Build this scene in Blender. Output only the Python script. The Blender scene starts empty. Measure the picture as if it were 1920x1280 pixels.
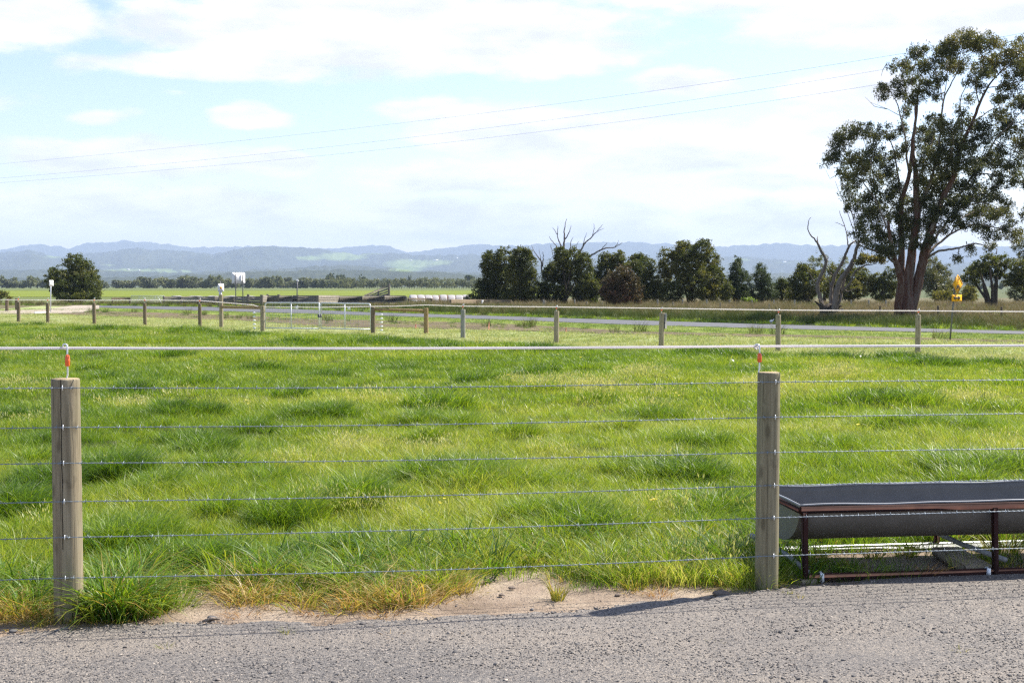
import bpy, math, random
import numpy as np
from mathutils import Vector, Matrix

random.seed(7)
RNG = np.random.default_rng(7)
S = bpy.context.scene
COL = S.collection
PI = math.pi

# ------------------------------------------------------------------ camera model
HC, FPX, HORIZ = 1.65, 2400.0, 535.0
PITCH = math.atan((640 - HORIZ) / FPX)
cP, sP = math.cos(PITCH), math.sin(PITCH)


def ray(px, py):
    u, v = (px - 960) / FPX, (640 - py) / FPX
    return np.array([u, cP + sP * v, -sP + cP * v])


def P(px, py, Y):
    """world point seen at (px, py) whose world distance along the view heading is Y"""
    r = ray(px, py)
    return np.array([0, 0, HC]) + r * (Y / r[1])


def G(px, py, z=0.0):
    r = ray(px, py)
    return np.array([0, 0, HC]) + r * ((z - HC) / r[2])


def pix(p):
    p = np.asarray(p, float) - np.array([0, 0, HC])
    f = p[..., 1] * cP - p[..., 2] * sP
    v = p[..., 1] * sP + p[..., 2] * cP
    return 960 + FPX * p[..., 0] / f, 640 - FPX * v / f


# ------------------------------------------------------------------ noise
def _h(i, j, s):
    n = (i.astype(np.int64) * 374761393 + j.astype(np.int64) * 668265263 + s * 1442695041) & 0x7fffffff
    n = ((n ^ (n >> 13)) * 1274126177) & 0x7fffffff
    n = ((n ^ (n >> 16)) * 2246822519) & 0x7fffffff
    return (n & 0xffff) / 65535.0


def vn(x, y, s=0):
    x, y = np.asarray(x, float), np.asarray(y, float)
    i, j = np.floor(x), np.floor(y)
    f, g = x - i, y - j
    f, g = f * f * (3 - 2 * f), g * g * (3 - 2 * g)
    a, b = _h(i, j, s), _h(i + 1, j, s)
    c, d = _h(i, j + 1, s), _h(i + 1, j + 1, s)
    return (a + (b - a) * f) * (1 - g) + (c + (d - c) * f) * g


def fbm(x, y, s=0, o=4):
    t, a, n = 0, 1.0, 0
    for k in range(o):
        t = t + a * vn(np.asarray(x) * 2 ** k + 17.3 * k, np.asarray(y) * 2 ** k - 9.1 * k, s + k)
        n += a
        a *= .5
    return t / n


# ------------------------------------------------------------------ mesh helpers
def mesh_np(name, V, quads=None, tris=None, mats=(), smooth=False, attrs=None, mi=None):
    V = np.asarray(V, np.float32).reshape(-1, 3)
    idx, tot = [], []
    if quads is not None and len(quads):
        q = np.asarray(quads, np.int32).reshape(-1, 4)
        idx.append(q.ravel()); tot.append(np.full(len(q), 4, np.int32))
    if tris is not None and len(tris):
        t = np.asarray(tris, np.int32).reshape(-1, 3)
        idx.append(t.ravel()); tot.append(np.full(len(t), 3, np.int32))
    me = bpy.data.meshes.new(name)
    me.vertices.add(len(V)); me.vertices.foreach_set('co', V.ravel())
    if idx:
        idx, tot = np.concatenate(idx), np.concatenate(tot)
        me.loops.add(len(idx)); me.loops.foreach_set('vertex_index', idx)
        me.polygons.add(len(tot))
        me.polygons.foreach_set('loop_start', np.concatenate([[0], np.cumsum(tot)[:-1]]).astype(np.int32))
        try:
            me.polygons.foreach_set('loop_total', tot)
        except Exception:
            pass
        if mi is not None:
            me.polygons.foreach_set('material_index', np.asarray(mi, np.int32))
        if smooth:
            me.polygons.foreach_set('use_smooth', np.ones(len(tot), bool))
    me.update(calc_edges=True)
    for k, a in (attrs or {}).items():
        a = np.asarray(a)
        if a.ndim == 2:
            at = me.attributes.new(k, 'FLOAT_VECTOR', 'POINT'); at.data.foreach_set('vector', a.astype(np.float32).ravel())
        elif a.dtype.kind == 'i':
            at = me.attributes.new(k, 'INT', 'POINT'); at.data.foreach_set('value', a.astype(np.int32))
        else:
            at = me.attributes.new(k, 'FLOAT', 'POINT'); at.data.foreach_set('value', a.astype(np.float32))
    for m in mats:
        me.materials.append(m)
    return me


def link(name, me, parent=None, loc=None):
    o = bpy.data.objects.new(name, me); COL.objects.link(o)
    if parent is not None:
        o.parent = parent
    if loc is not None:
        o.location = loc
    return o


class MB:
    """collects shapes, builds ONE mesh object"""

    def __init__(s):
        s.V, s.Q, s.T, s.A, s.n = [], [], [], [], 0

    def add(s, V, Q=None, T=None, a=0.0):
        V = np.asarray(V, float).reshape(-1, 3)
        if Q is not None and len(Q):
            s.Q.append(np.asarray(Q, int).reshape(-1, 4) + s.n)
        if T is not None and len(T):
            s.T.append(np.asarray(T, int).reshape(-1, 3) + s.n)
        s.V.append(V); s.A.append(np.full(len(V), a) if np.isscalar(a) else np.asarray(a)); s.n += len(V)
        return s

    def tube(s, pts, rad, n=6, cap=True, a=0.0, jit=0.0):
        pts = np.asarray(pts, float); m = len(pts)
        rad = np.full(m, rad) if np.isscalar(rad) else np.asarray(rad, float)
        tg = np.gradient(pts, axis=0); tg /= np.linalg.norm(tg, axis=1)[:, None] + 1e-12
        ref = np.array([0, 0, 1.0]) if abs(tg[0][2]) < .9 else np.array([1.0, 0, 0])
        nx = np.cross(ref, tg[0]); nx /= np.linalg.norm(nx)
        ang = np.arange(n) * 2 * PI / n
        out = []
        for i in range(m):
            nx = nx - tg[i] * nx.dot(tg[i]); nx /= np.linalg.norm(nx) + 1e-12
            ny = np.cross(tg[i], nx)
            rr = rad[i] * (1 + (jit * (RNG.random(n) - .5) if jit else 0))
            out.append(pts[i] + (np.cos(ang) * rr)[:, None] * nx + (np.sin(ang) * rr)[:, None] * ny)
        V = np.concatenate(out)
        k = np.arange(n); Q = []
        for i in range(m - 1):
            b = i * n
            Q.append(np.stack([b + k, b + (k + 1) % n, b + n + (k + 1) % n, b + n + k], 1))
        T = []
        if cap:
            V = np.concatenate([V, pts[:1], pts[-1:]])
            c0, c1, e = m * n, m * n + 1, (m - 1) * n
            T = [[c0, (j + 1) % n, j] for j in range(n)] + [[c1, e + j, e + (j + 1) % n] for j in range(n)]
        return s.add(V, np.concatenate(Q), T, a)

    def box(s, c, size, R=None, bev=0.0, a=0.0):
        c = np.asarray(c, float); h = np.asarray(size, float) / 2
        if bev > 0:
            b = min(bev, h.min() * .49); V = []
            bm_q = []
            # chamfered box: 24 verts
            idx = {}
            for sx in (-1, 1):
                for sy in (-1, 1):
                    for sz in (-1, 1):
                        for ax in range(3):
                            p = np.array([sx, sy, sz]) * h - np.array([sx, sy, sz]) * b
                            p[ax] = (sx, sy, sz)[ax] * h[ax]
                            idx[(sx, sy, sz, ax)] = len(V); V.append(p)
            Q, T = [], []
            for ax in range(3):
                o1, o2 = [(1, 2), (0, 2), (0, 1)][ax]
                for sg in (-1, 1):
                    f = []
                    for (a1, a2) in ((-1, -1), (1, -1), (1, 1), (-1, 1)):
                        t = [0, 0, 0]; t[ax] = sg; t[o1] = a1; t[o2] = a2
                        f.append(idx[(*t, ax)])
                    Q.append(f)
            for ax in range(3):
                o1, o2 = [(1, 2), (0, 2), (0, 1)][ax]
                for a1 in (-1, 1):
                    for a2 in (-1, 1):
                        f = []
                        for sg, fx in ((-1, o1), (1, o1), (1, o2), (-1, o2)):
                            t = [0, 0, 0]; t[ax] = sg; t[o1] = a1; t[o2] = a2
                            f.append(idx[(*t, fx)])
                        Q.append(f)
            for sx in (-1, 1):
                for sy in (-1, 1):
                    for sz in (-1, 1):
                        T.append([idx[(sx, sy, sz, k)] for k in range(3)])
            V = np.array(V)
        else:
            V = np.array([[x, y, z] for x in (-1, 1) for y in (-1, 1) for z in (-1, 1)]) * h
            Q = [[0, 1, 3, 2], [4, 6, 7, 5], [0, 4, 5, 1], [2, 3, 7, 6], [0, 2, 6, 4], [1, 5, 7, 3]]; T = None
        if R is not None:
            V = V @ np.asarray(R).T
        return s.add(V + c, Q, T, a)

    def bar(s, p, q, w, h, bev=.003, up=(0, 0, 1), a=0.0):
        """box from p to q, w wide across, h high"""
        p, q = np.asarray(p, float), np.asarray(q, float)
        d = q - p; L = np.linalg.norm(d); d /= L
        up = np.asarray(up, float)
        if abs(d.dot(up)) > .95:
            up = np.array([0, 1.0, 0])
        y = np.cross(up, d); y /= np.linalg.norm(y); z = np.cross(d, y)
        return s.box((p + q) / 2, (L, w, h), np.stack([d, y, z], 1), bev, a)

    def build(s, name, mat, parent=None, origin=None, smooth=False, attr=None, loc=None):
        V = np.concatenate(s.V)
        if origin is not None:
            V = V - np.asarray(origin)
        Q = np.concatenate(s.Q) if s.Q else None
        T = np.concatenate(s.T) if s.T else None
        at = {attr: np.concatenate(s.A)} if attr else None
        me = mesh_np(name, V, Q, T, (mat,), smooth, at)
        return link(name, me, parent, loc)


def tag(o, label=None, cat=None, group=None, kind=None):
    if label: o['label'] = label
    if cat: o['category'] = cat
    if group: o['group'] = group
    if kind: o['kind'] = kind
    return o


def root(name, loc, label, cat, group=None, rz=0.0):
    o = bpy.data.objects.new(name, None); COL.objects.link(o)
    o.location = [float(c) for c in loc]; o.rotation_euler = (0, 0, rz); o.empty_display_size = .2
    return tag(o, label, cat, group)


def dup(r, loc, rz=0.0, sc=1.0, label=None, group=None):
    c = r.copy(); COL.objects.link(c)
    c.location = [float(v) for v in loc]; c.rotation_euler = (0, 0, rz); c.scale = (sc,) * 3 if np.isscalar(sc) else sc
    if label: c['label'] = label
    if group: c['group'] = group
    for ch in list(r.children):
        d = ch.copy(); COL.objects.link(d); d.parent = c
        for g in list(ch.children):
            e = g.copy(); COL.objects.link(e); e.parent = d
    return c


# ------------------------------------------------------------------ materials
def new_mat(name):
    m = bpy.data.materials.new(name); m.use_nodes = True
    nt = m.node_tree; nt.nodes.clear()
    return m, nt


class NT:
    def __init__(s, nt):
        s.t = nt

    def n(s, typ, **kw):
        o = s.t.nodes.new(typ)
        ins = kw.pop('ins', {})
        for k, v in kw.items():
            setattr(o, k, v)
        for k, v in ins.items():
            s.set(o.inputs[k], v)
        return o

    def set(s, sock, v):
        if isinstance(v, bpy.types.NodeSocket):
            s.t.links.new(v, sock)
        elif isinstance(v, bpy.types.Node):
            s.t.links.new(v.outputs[0], sock)
        else:
            if hasattr(sock, 'default_value'):
                dv = sock.default_value
                if hasattr(dv, '__len__') and len(dv) == 4 and hasattr(v, '__len__') and len(v) == 3:
                    v = (*v, 1)
                sock.default_value = v

    def math(s, op, a, b=None, c=None, clamp=False):
        o = s.t.nodes.new('ShaderNodeMath'); o.operation = op; o.use_clamp = clamp
        s.set(o.inputs[0], a)
        if b is not None: s.set(o.inputs[1], b)
        if c is not None: s.set(o.inputs[2], c)
        return o.outputs[0]

    def mix(s, f, a, b, typ='MIX'):
        o = s.t.nodes.new('ShaderNodeMix'); o.data_type = 'RGBA'; o.blend_type = typ
        s.set(o.inputs[0], f); s.set(o.inputs[6], a); s.set(o.inputs[7], b)
        return o.outputs[2]

    def ramp(s, f, stops, interp='LINEAR'):
        o = s.t.nodes.new('ShaderNodeValToRGB'); o.color_ramp.interpolation = interp
        e = o.color_ramp.elements
        while len(e) < len(stops): e.new(.5)
        for el, (p, c) in zip(e, stops):
            el.position = p
            el.color = (*c, 1) if hasattr(c, '__len__') else (c, c, c, 1)
        s.set(o.inputs[0], f)
        return o.outputs[0]

    def noise(s, vec, scale, detail=3, rough=.55, dist=0.0):
        o = s.n('ShaderNodeTexNoise')
        if vec is not None: s.set(o.inputs['Vector'], vec)
        s.set(o.inputs['Scale'], scale); s.set(o.inputs['Detail'], detail)
        s.set(o.inputs['Roughness'], rough); s.set(o.inputs['Distortion'], dist)
        return o.outputs[0]

    def vmap(s, vec, sc=(1, 1, 1), loc=(0, 0, 0)):
        o = s.n('ShaderNodeMapping'); s.set(o.inputs['Vector'], vec)
        o.inputs['Scale'].default_value = sc; o.inputs['Location'].default_value = loc
        return o.outputs[0]

    def attr(s, name, typ='GEOMETRY'):
        o = s.n('ShaderNodeAttribute', attribute_name=name, attribute_type=typ)
        return o.outputs['Fac']

    def pbsdf(s, col, rough=.6, metal=0.0, normal=None, spec=.5):
        o = s.n('ShaderNodeBsdfPrincipled')
        s.set(o.inputs['Base Color'], col); s.set(o.inputs['Roughness'], rough)
        s.set(o.inputs['Metallic'], metal); s.set(o.inputs['Specular IOR Level'], spec)
        if normal is not None: s.set(o.inputs['Normal'], normal)
        return o.outputs[0]

    def bump(s, h, strength=.5, dist=.01):
        o = s.n('ShaderNodeBump'); s.set(o.inputs['Height'], h)
        o.inputs['Strength'].default_value = strength; o.inputs['Distance'].default_value = dist
        return o.outputs[0]

    def out(s, sh):
        o = s.n('ShaderNodeOutputMaterial'); s.set(o.inputs['Surface'], sh)

    def obj(s):
        return s.n('ShaderNodeTexCoord').outputs['Object']

    def pos(s):
        return s.n('ShaderNodeNewGeometry').outputs['Position']


def mat_simple(name, col, rough=.6, metal=0.0, var=.25, scale=8.0, bump=0.0, bscale=60.0, spec=.4):
    m, t = new_mat(name); N = NT(t)
    f = N.noise(N.obj(), scale, 4)
    c = N.mix(f, tuple(x * (1 - var) for x in col), tuple(min(1, x * (1 + var)) for x in col))
    nm = N.bump(N.noise(N.obj(), bscale, 4), bump, .01) if bump else None
    N.out(N.pbsdf(c, rough, metal, nm, spec))
    return m


def mat_foliage(name, dark, mid, light, trans=.3, rough=.5, tcol=1.5):
    m, t = new_mat(name); N = NT(t)
    f = N.attr('tint')
    c = N.ramp(f, [(0, dark), (.5, mid), (1, light)])
    tc = N.mix(1.0, c, (tcol, tcol * 1.05, tcol * .6), 'MULTIPLY')
    p = N.pbsdf(c, rough, 0, None, .35)
    tr = N.n('ShaderNodeBsdfTranslucent', ins={'Color': tc}).outputs[0]
    mx = N.n('ShaderNodeMixShader', ins={0: trans, 1: p, 2: tr})
    N.out(mx.outputs[0])
    return m


def mat_grass(name, stops, trans=.45, rough=.4, tcol=(1.6, 1.5, .7), spec=.42, inst=True):
    m, t = new_mat(name); N = NT(t)
    br, bt = N.attr('br'), N.attr('bt')
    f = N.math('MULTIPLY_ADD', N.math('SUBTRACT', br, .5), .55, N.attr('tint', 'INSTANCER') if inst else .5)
    f = N.math('ADD', f, N.math('MULTIPLY', N.math('SUBTRACT', bt, .5), .12), clamp=True)
    c = N.ramp(f, stops)
    tc = N.mix(1.0, c, tcol, 'MULTIPLY')
    p = N.pbsdf(c, rough, 0, None, spec)
    tr = N.n('ShaderNodeBsdfTranslucent', ins={'Color': tc}).outputs[0]
    mx = N.n('ShaderNodeMixShader', ins={0: trans, 1: p, 2: tr})
    N.out(mx.outputs[0])
    return m


def mat_wood(name, base, dark, green=(.2, .2, .1), amt=.35, split=False):
    """weathered round timber, grain along local z"""
    m, t = new_mat(name); N = NT(t)
    o = N.obj()
    g1 = N.noise(N.vmap(o, (38, 38, 1.6)), 1.0, 5, .6, .6)
    g2 = N.noise(N.vmap(o, (110, 110, 3.0)), 1.0, 3, .6)
    big = N.noise(N.vmap(o, (9, 9, 2.2)), 1.0, 4, .55)
    c = N.mix(N.ramp(g1, [(.3, 0), (.7, 1)]), dark, base)
    c = N.mix(N.math('MULTIPLY', N.ramp(g2, [(.4, 0), (.75, 1)]), .35), c, tuple(min(1, b * 1.35) for b in base))
    c = N.mix(N.math('MULTIPLY', N.ramp(big, [(.45, 0), (.7, 1)]), amt), c, green)
    # drying cracks: thin dark lines along the grain
    v = N.n('ShaderNodeTexVoronoi', feature='DISTANCE_TO_EDGE', ins={'Vector': N.vmap(o, (16, 16, .55)), 'Scale': 1.0})
    wob = N.noise(N.vmap(o, (30, 30, 4)), 1.0, 3)
    cr = N.math('LESS_THAN', N.math('ADD', v.outputs[0], N.math('MULTIPLY', N.math('SUBTRACT', wob, .42), .11)), .012)
    c = N.mix(N.math('MULTIPLY', cr, .75), c, tuple(d * .22 for d in dark))
    # knots
    kv = N.n('ShaderNodeTexVoronoi', ins={'Vector': N.vmap(o, (11, 11, 4.2)), 'Scale': 1.0})
    kn = N.ramp(kv.outputs[0], [(.10, 1), (.2, 0)])
    c = N.mix(N.math('MULTIPLY', kn, .55), c, tuple(d * .55 for d in dark))
    # stains and grime in uneven blotches
    st = N.noise(N.vmap(o, (14, 14, 5)), 1.0, 5, .65, .4)
    c = N.mix(N.ramp(st, [(.56, 0), (.7, .55)]), c, tuple(d * .6 for d in dark))
    if split:
        sx = N.n('ShaderNodeSeparateXYZ', ins={0: o})
        wb = N.math('MULTIPLY', N.math('SUBTRACT', N.noise(N.vmap(o, (0, 0, 5)), 1.0, 3), .5), .02)
        ln = N.math('ABSOLUTE', N.math('SUBTRACT', sx.outputs[0], wb))
        hit = N.math('MULTIPLY', N.math('LESS_THAN', ln, .0021), N.math('MULTIPLY', N.math('LESS_THAN', sx.outputs[1], 0.0), N.math('GREATER_THAN', sx.outputs[2], .36)))
        cr = N.math('MAXIMUM', cr, hit); c = N.mix(hit, c, (.02, .015, .01))
    nm = N.bump(N.math('SUBTRACT', g1, N.math('MULTIPLY', cr, .9)), .7, .008)
    N.out(N.pbsdf(c, .8, 0, nm, .25))
    return m


M = {}
M['post'] = mat_wood('treated_pine', (.31, .27, .175), (.135, .11, .065), (.18, .18, .10), .6)
M['post_crack'] = mat_wood('treated_pine_split', (.33, .275, .185), (.15, .115, .07), (.18, .175, .105), .5, split=True)
M['post_far'] = mat_wood('weathered_pine', (.38, .32, .225), (.22, .175, .115))
M['post_brown'] = mat_wood('brown_timber', (.2, .15, .1), (.11, .08, .055))
M['post_tan'] = mat_wood('tan_pine', (.36, .25, .12), (.2, .13, .06), (.3, .22, .12), .2)
M['post_pale'] = mat_wood('pale_grey_timber', (.33, .32, .29), (.2, .19, .17))
M['yard'] = mat_wood('grey_yard_timber', (.23, .205, .17), (.12, .105, .085))
M['plank'] = mat_wood('sawn_timber', (.33, .27, .2), (.2, .16, .11), (.25, .22, .16), .2)
M['endgrain'] = mat_simple('end_grain', (.36, .27, .15), .85, 0, .35, 40, .4, 120)
M['galv'] = mat_simple('galvanised_wire', (.25, .29, .33), .5, .4, .25, 40)
M['pipe'] = mat_simple('galvanised_pipe', (.62, .64, .66), .45, .35, .15, 14)
m, t = new_mat('white_tape'); N = NT(t)
c = N.mix(N.noise(N.obj(), 60, 3), (.9, .86, .86), (.84, .8, .8))
N.out(N.n('ShaderNodeMixShader', ins={0: .62, 1: N.pbsdf(c, .6), 2: N.n('ShaderNodeBsdfTranslucent', ins={'Color': c}).outputs[0]}).outputs[0]); M['tape'] = m
M['pin'] = mat_simple('plated_rod', (.75, .76, .77), .35, .4, .1, 30)
M['orange'] = mat_simple('orange_plastic', (.88, .15, .03), .4, 0, .08, 30, 0, 60, .5)
M['poly'] = mat_simple('dark_poly', (.135, .126, .116), .5, 0, .35, 6, .12, 300, .4)
M['rim'] = mat_simple('pale_poly_rim', (.3, .31, .33), .4, 0, .2, 30)  # rim a paler grey than the basin
M['white'] = mat_simple('white_paint', (.8, .8, .79), .5, 0, .06, 6)
M['yellow'] = mat_simple('sign_yellow', (.8, .38, .01), .75, 0, .06, 6, 0, 60, .2)
M['black'] = mat_simple('sign_black', (.015, .015, .015), .5, 0, .1, 6)
M['signback'] = mat_simple('aluminium_sheet', (.78, .78, .77), .5, .1, .06, 3)
M['dull_pipe'] = mat_simple('dull_pipe', (.26, .26, .26), .65, .1, .25, 20)
M['dkmetal'] = mat_simple('weathered_steel', (.14, .14, .145), .6, .3, .2, 8)
M['peg'] = mat_simple('pink_peg', (.7, .28, .17), .7, 0, .2, 20)
M['bale'] = mat_simple('pale_wrap', (.42, .39, .375), .45, 0, .14, 2.2, .35, 9)
M['hay'] = mat_simple('hay_end', (.2, .11, .07), .9, 0, .35, 14, .5, 50)
M['line'] = mat_simple('power_cable', (.55, .55, .58), .6, 0, .1, 3)


def mat_rust():
    m, t = new_mat('rusty_painted_steel'); N = NT(t); o = N.obj()
    f = N.noise(o, 9, 5, .6); g = N.noise(o, 70, 4, .6)
    c = N.ramp(f, [(.3, (.03, .011, .009)), (.55, (.042, .016, .013)), (.75, (.064, .028, .02))])
    c = N.mix(N.ramp(g, [(.55, 0), (.75, .5)]), c, (.04, .022, .017))
    N.out(N.pbsdf(c, .8, 0, N.bump(g, .25, .003), .15)); return m


M['rust'] = mat_rust()


def mat_bark(name, reds, greys, pale, k=.5):
    m, t = new_mat(name); N = NT(t); o = N.obj()
    st = N.noise(N.vmap(o, (5.5, 5.5, .55)), 1.0, 5, .6, .8)
    st2 = N.noise(N.vmap(o, (16, 16, 1.3)), 1.0, 4, .6, .5)
    c = N.mix(N.ramp(st, [(k - .12, 0), (k + .1, 1)]), reds, greys)
    c = N.mix(N.ramp(st2, [(.55, 0), (.72, .8)]), c, pale)
    c = N.mix(N.ramp(st2, [(.28, .8), (.42, 0)]), c, tuple(r * .4 for r in reds))
    N.out(N.pbsdf(c, .85, 0, N.bump(N.math('ADD', st, st2), .8, .06), .2)); return m


M['bark'] = mat_bark('gum_bark', (.12, .054, .034), (.18, .145, .115), (.25, .18, .135), .59)
M['limb'] = mat_bark('gum_limb', (.13, .085, .06), (.24, .19, .15), (.32, .27, .22), .45)
M['dead'] = mat_bark('dead_wood', (.11, .085, .065), (.22, .18, .15), (.3, .26, .23), .45)
M['dkbark'] = mat_bark('dark_bark', (.045, .034, .026), (.08, .065, .05), (.1, .085, .07), .5)

M['gumleaf'] = mat_foliage('gum_leaf', (.042, .05, .02), (.098, .1, .038), (.27, .205, .06), .34, .45)
M['wattle'] = mat_foliage('blackwood_leaf', (.028, .042, .011), (.075, .085, .02), (.24, .2, .045), .38, .55)
M['pinefol'] = mat_foliage('pine_needles', (.026, .042, .018), (.058, .078, .03), (.14, .14, .045), .3, .6)
M['redleaf'] = mat_foliage('red_leaf', (.032, .034, .014), (.075, .056, .025), (.28, .11, .08), .35, .5, 1.3)
M['greyfol'] = mat_foliage('greygreen_leaf', (.10, .115, .06), (.17, .18, .095), (.27, .26, .14), .3, .55)
M['mixfol'] = mat_foliage('olive_leaf', (.065, .08, .038), (.115, .125, .06), (.19, .18, .085), .3, .55)
M['bushleaf'] = mat_foliage('bush_leaf', (.034, .05, .013), (.08, .095, .023), (.22, .185, .045), .38, .5)
M['limeleaf'] = mat_foliage('lime_leaf', (.08, .12, .02), (.16, .22, .03), (.28, .34, .05), .4, .5)

# ------------------------------------------------------------------ camera, sun, sky
cam = bpy.data.cameras.new('camera'); camo = bpy.data.objects.new('camera', cam); COL.objects.link(camo)
camo.location = (0, 0, HC); camo.rotation_euler = (PI / 2 - PITCH, 0, 0)
cam.sensor_width = 22.2; cam.lens = 22.2 * FPX / 1920; cam.clip_start = .1; cam.clip_end = 90000
cam.dof.use_dof = True; cam.dof.focus_distance = 7.6; cam.dof.aperture_fstop = 7.1
S.camera = camo

SUN_AZ = math.radians(58)      # clockwise from the view heading (+Y)
SUN_EL = math.radians(46)
sv = Vector((math.sin(SUN_AZ) * math.cos(SUN_EL), math.cos(SUN_AZ) * math.cos(SUN_EL), math.sin(SUN_EL)))
sun = bpy.data.lights.new('sun', 'SUN'); suno = bpy.data.objects.new('sun', sun); COL.objects.link(suno)
sun.energy = 4.6; sun.angle = math.radians(.53); sun.color = (1, .945, .85)
suno.rotation_euler = sv.to_track_quat('Z', 'Y').to_euler(); suno.location = (30, 20, 60)

W = bpy.data.worlds.new('World'); S.world = W; W.use_nodes = True
wt = W.node_tree; wt.nodes.clear(); N = NT(wt)
sky = N.n('ShaderNodeTexSky', sky_type='NISHITA', sun_disc=False)
sky.sun_elevation = SUN_EL; sky.sun_rotation = SUN_AZ; sky.air_density = 1.0; sky.dust_density = .6; sky.ozone_density = 1.0
dirv = N.n('ShaderNodeTexCoord').outputs['Generated']
sep = N.n('ShaderNodeSeparateXYZ', ins={0: dirv})
az = N.math('ARCTAN2', sep.outputs[0], sep.outputs[1])
el = N.math('ARCSINE', sep.outputs[2])
ae = N.n('ShaderNodeCombineXYZ', ins={0: az, 1: el, 2: 0.0}).outputs[0]
w1 = N.n('ShaderNodeTexNoise', ins={'Vector': N.vmap(ae, (7, 16, 1)), 'Scale': 1.0, 'Detail': 3.0, 'Roughness': .6})
off = N.n('ShaderNodeVectorMath', operation='MULTIPLY_ADD', ins={0: w1.outputs['Color'], 1: (.085, .026, 0), 2: ae})
off = N.n('ShaderNodeVectorMath', operation='SUBTRACT', ins={0: off.outputs[0], 1: (.0425, .013, 0)}).outputs[0]
# banks of cumulus: centre and half-size given as bearing / elevation (1/2400 rad units)
BANKS = [(720, 70, 470, 80, 1), (430, 138, 250, 30, 1), (930, 112, 240, 42, 1), (50, 55, 170, 70, .9), (1690, 50, 300, 62, 1),
         (1290, -10, 420, 52, .9), (1275, 160, 112, 27, .95), (480, 226, 80, 28, .95), (222, 236, 50, 18, .6), (780, 214, 80, 26, .8),
         (1030, 250, 280, 48, .95), (1400, 275, 210, 48, .9), (1575, 178, 100, 34, .95), (270, 312, 260, 40, .8), (505, 318, 80, 30, .9),
         (860, 335, 250, 36, .85), (1500, 235, 120, 30, .8), (1180, 300, 300, 30, .8), (0, 215, 110, 38, .45), (-40, 290, 90, 30, .5),
         (300, 400, 420, 50, .75), (900, 420, 500, 46, .75), (1500, 420, 420, 44, .55), (1400, 350, 200, 22, .6), (330, 190, 50, 12, .3)]
acc = None
for (cx, cy, rx, ry, amp) in BANKS:
    kx, ky = FPX / rx, FPX / ry
    d = N.n('ShaderNodeVectorMath', operation='MULTIPLY_ADD', ins={0: off, 1: (kx, ky, 0), 2: (-(cx - 960) / rx, -(HORIZ - cy) / ry, 0)})
    l = N.n('ShaderNodeVectorMath', operation='LENGTH', ins={0: d.outputs[0]}).outputs['Value']
    v = N.math('MULTIPLY_ADD', l, -amp, 1.45 * amp)
    acc = N.math('MAXIMUM', v, 0.0 if acc is None else acc)
# the rest of the sky dome: broken cloud on a flat layer
zc = N.math('MAXIMUM', N.math('ADD', sep.outputs[2], .06), .06)
pl = N.n('ShaderNodeCombineXYZ', ins={0: N.math('DIVIDE', sep.outputs[0], zc), 1: N.math('DIVIDE', sep.outputs[1], zc), 2: 0.0}).outputs[0]
gen = N.ramp(N.noise(pl, .55, 4, .6), [(.55, 0), (.72, 1)])
front = N.ramp(el, [(.235, 0), (.3, 1)])
acc = N.math('MAXIMUM', acc, N.math('MULTIPLY', gen, front))
fine = N.noise(N.vmap(ae, (19, 50, 1)), 1.0, 5, .62)
cl = N.math('ADD', acc, N.math('MULTIPLY', N.math('SUBTRACT', fine, .5), 1.1))
mask = N.n('ShaderNodeMapRange', interpolation_type='SMOOTHSTEP', ins={0: cl, 1: .2, 2: .68, 3: 0.0, 4: 1.0}).outputs[0]
body = N.noise(N.vmap(ae, (12, 40, 1), (3, 1, 0)), 1.0, 4, .55)
cloudc = N.ramp(body, [(.36, (4.15, 4.2, 4.5)), (.62, (5.6, 5.6, 5.7))])
skyb = N.mix(1.0, sky.outputs[0], (.97, .91, .95), 'MULTIPLY')
mixc = N.mix(N.math('MULTIPLY', mask, .93), skyb, cloudc)
bg = N.n('ShaderNodeBackground', ins={'Color': mixc, 'Strength': .1})
wo = N.n('ShaderNodeOutputWorld', ins={'Surface': bg.outputs[0]})

S.view_settings.view_transform = 'Standard'; S.view_settings.look = 'None'
S.view_settings.exposure = 1.22; S.view_settings.gamma = 1
S.cycles.use_denoising = False; S.cycles.filter_width = 1.3; S.cycles.use_adaptive_sampling = True; S.cycles.adaptive_threshold = .007
S.cycles.denoiser = 'OPENIMAGEDENOISE'; S.cycles.denoising_input_passes = 'RGB_ALBEDO_NORMAL'; S.cycles.denoising_prefilter = 'ACCURATE'
S.cycles.max_bounces = 5; S.cycles.diffuse_bounces = 2; S.cycles.glossy_bounces = 2
S.cycles.transmission_bounces = 2; S.cycles.volume_bounces = 0; S.cycles.transparent_max_bounces = 6
S.cycles.caustics_reflective = False; S.cycles.caustics_refractive = False
S.cycles.sample_clamp_indirect = 2.5

# ------------------------------------------------------------------ layout lines (world XY from where they lie on the flat ground)
def line_w(pts):
    return np.array([G(x, y)[:2] for x, y in pts])


def extend(L, a=0, b=0):
    d0 = (L[0] - L[1]) / np.linalg.norm(L[0] - L[1]); d1 = (L[-1] - L[-2]) / np.linalg.norm(L[-1] - L[-2])
    return np.concatenate([[L[0] + d0 * a], L, [L[-1] + d1 * b]])


def resample(L, n):
    s = np.concatenate([[0], np.cumsum(np.linalg.norm(np.diff(L, axis=0), axis=1))])
    t = np.linspace(0, s[-1], n)
    return np.stack([np.interp(t, s, L[:, 0]), np.interp(t, s, L[:, 1])], 1)


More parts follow.
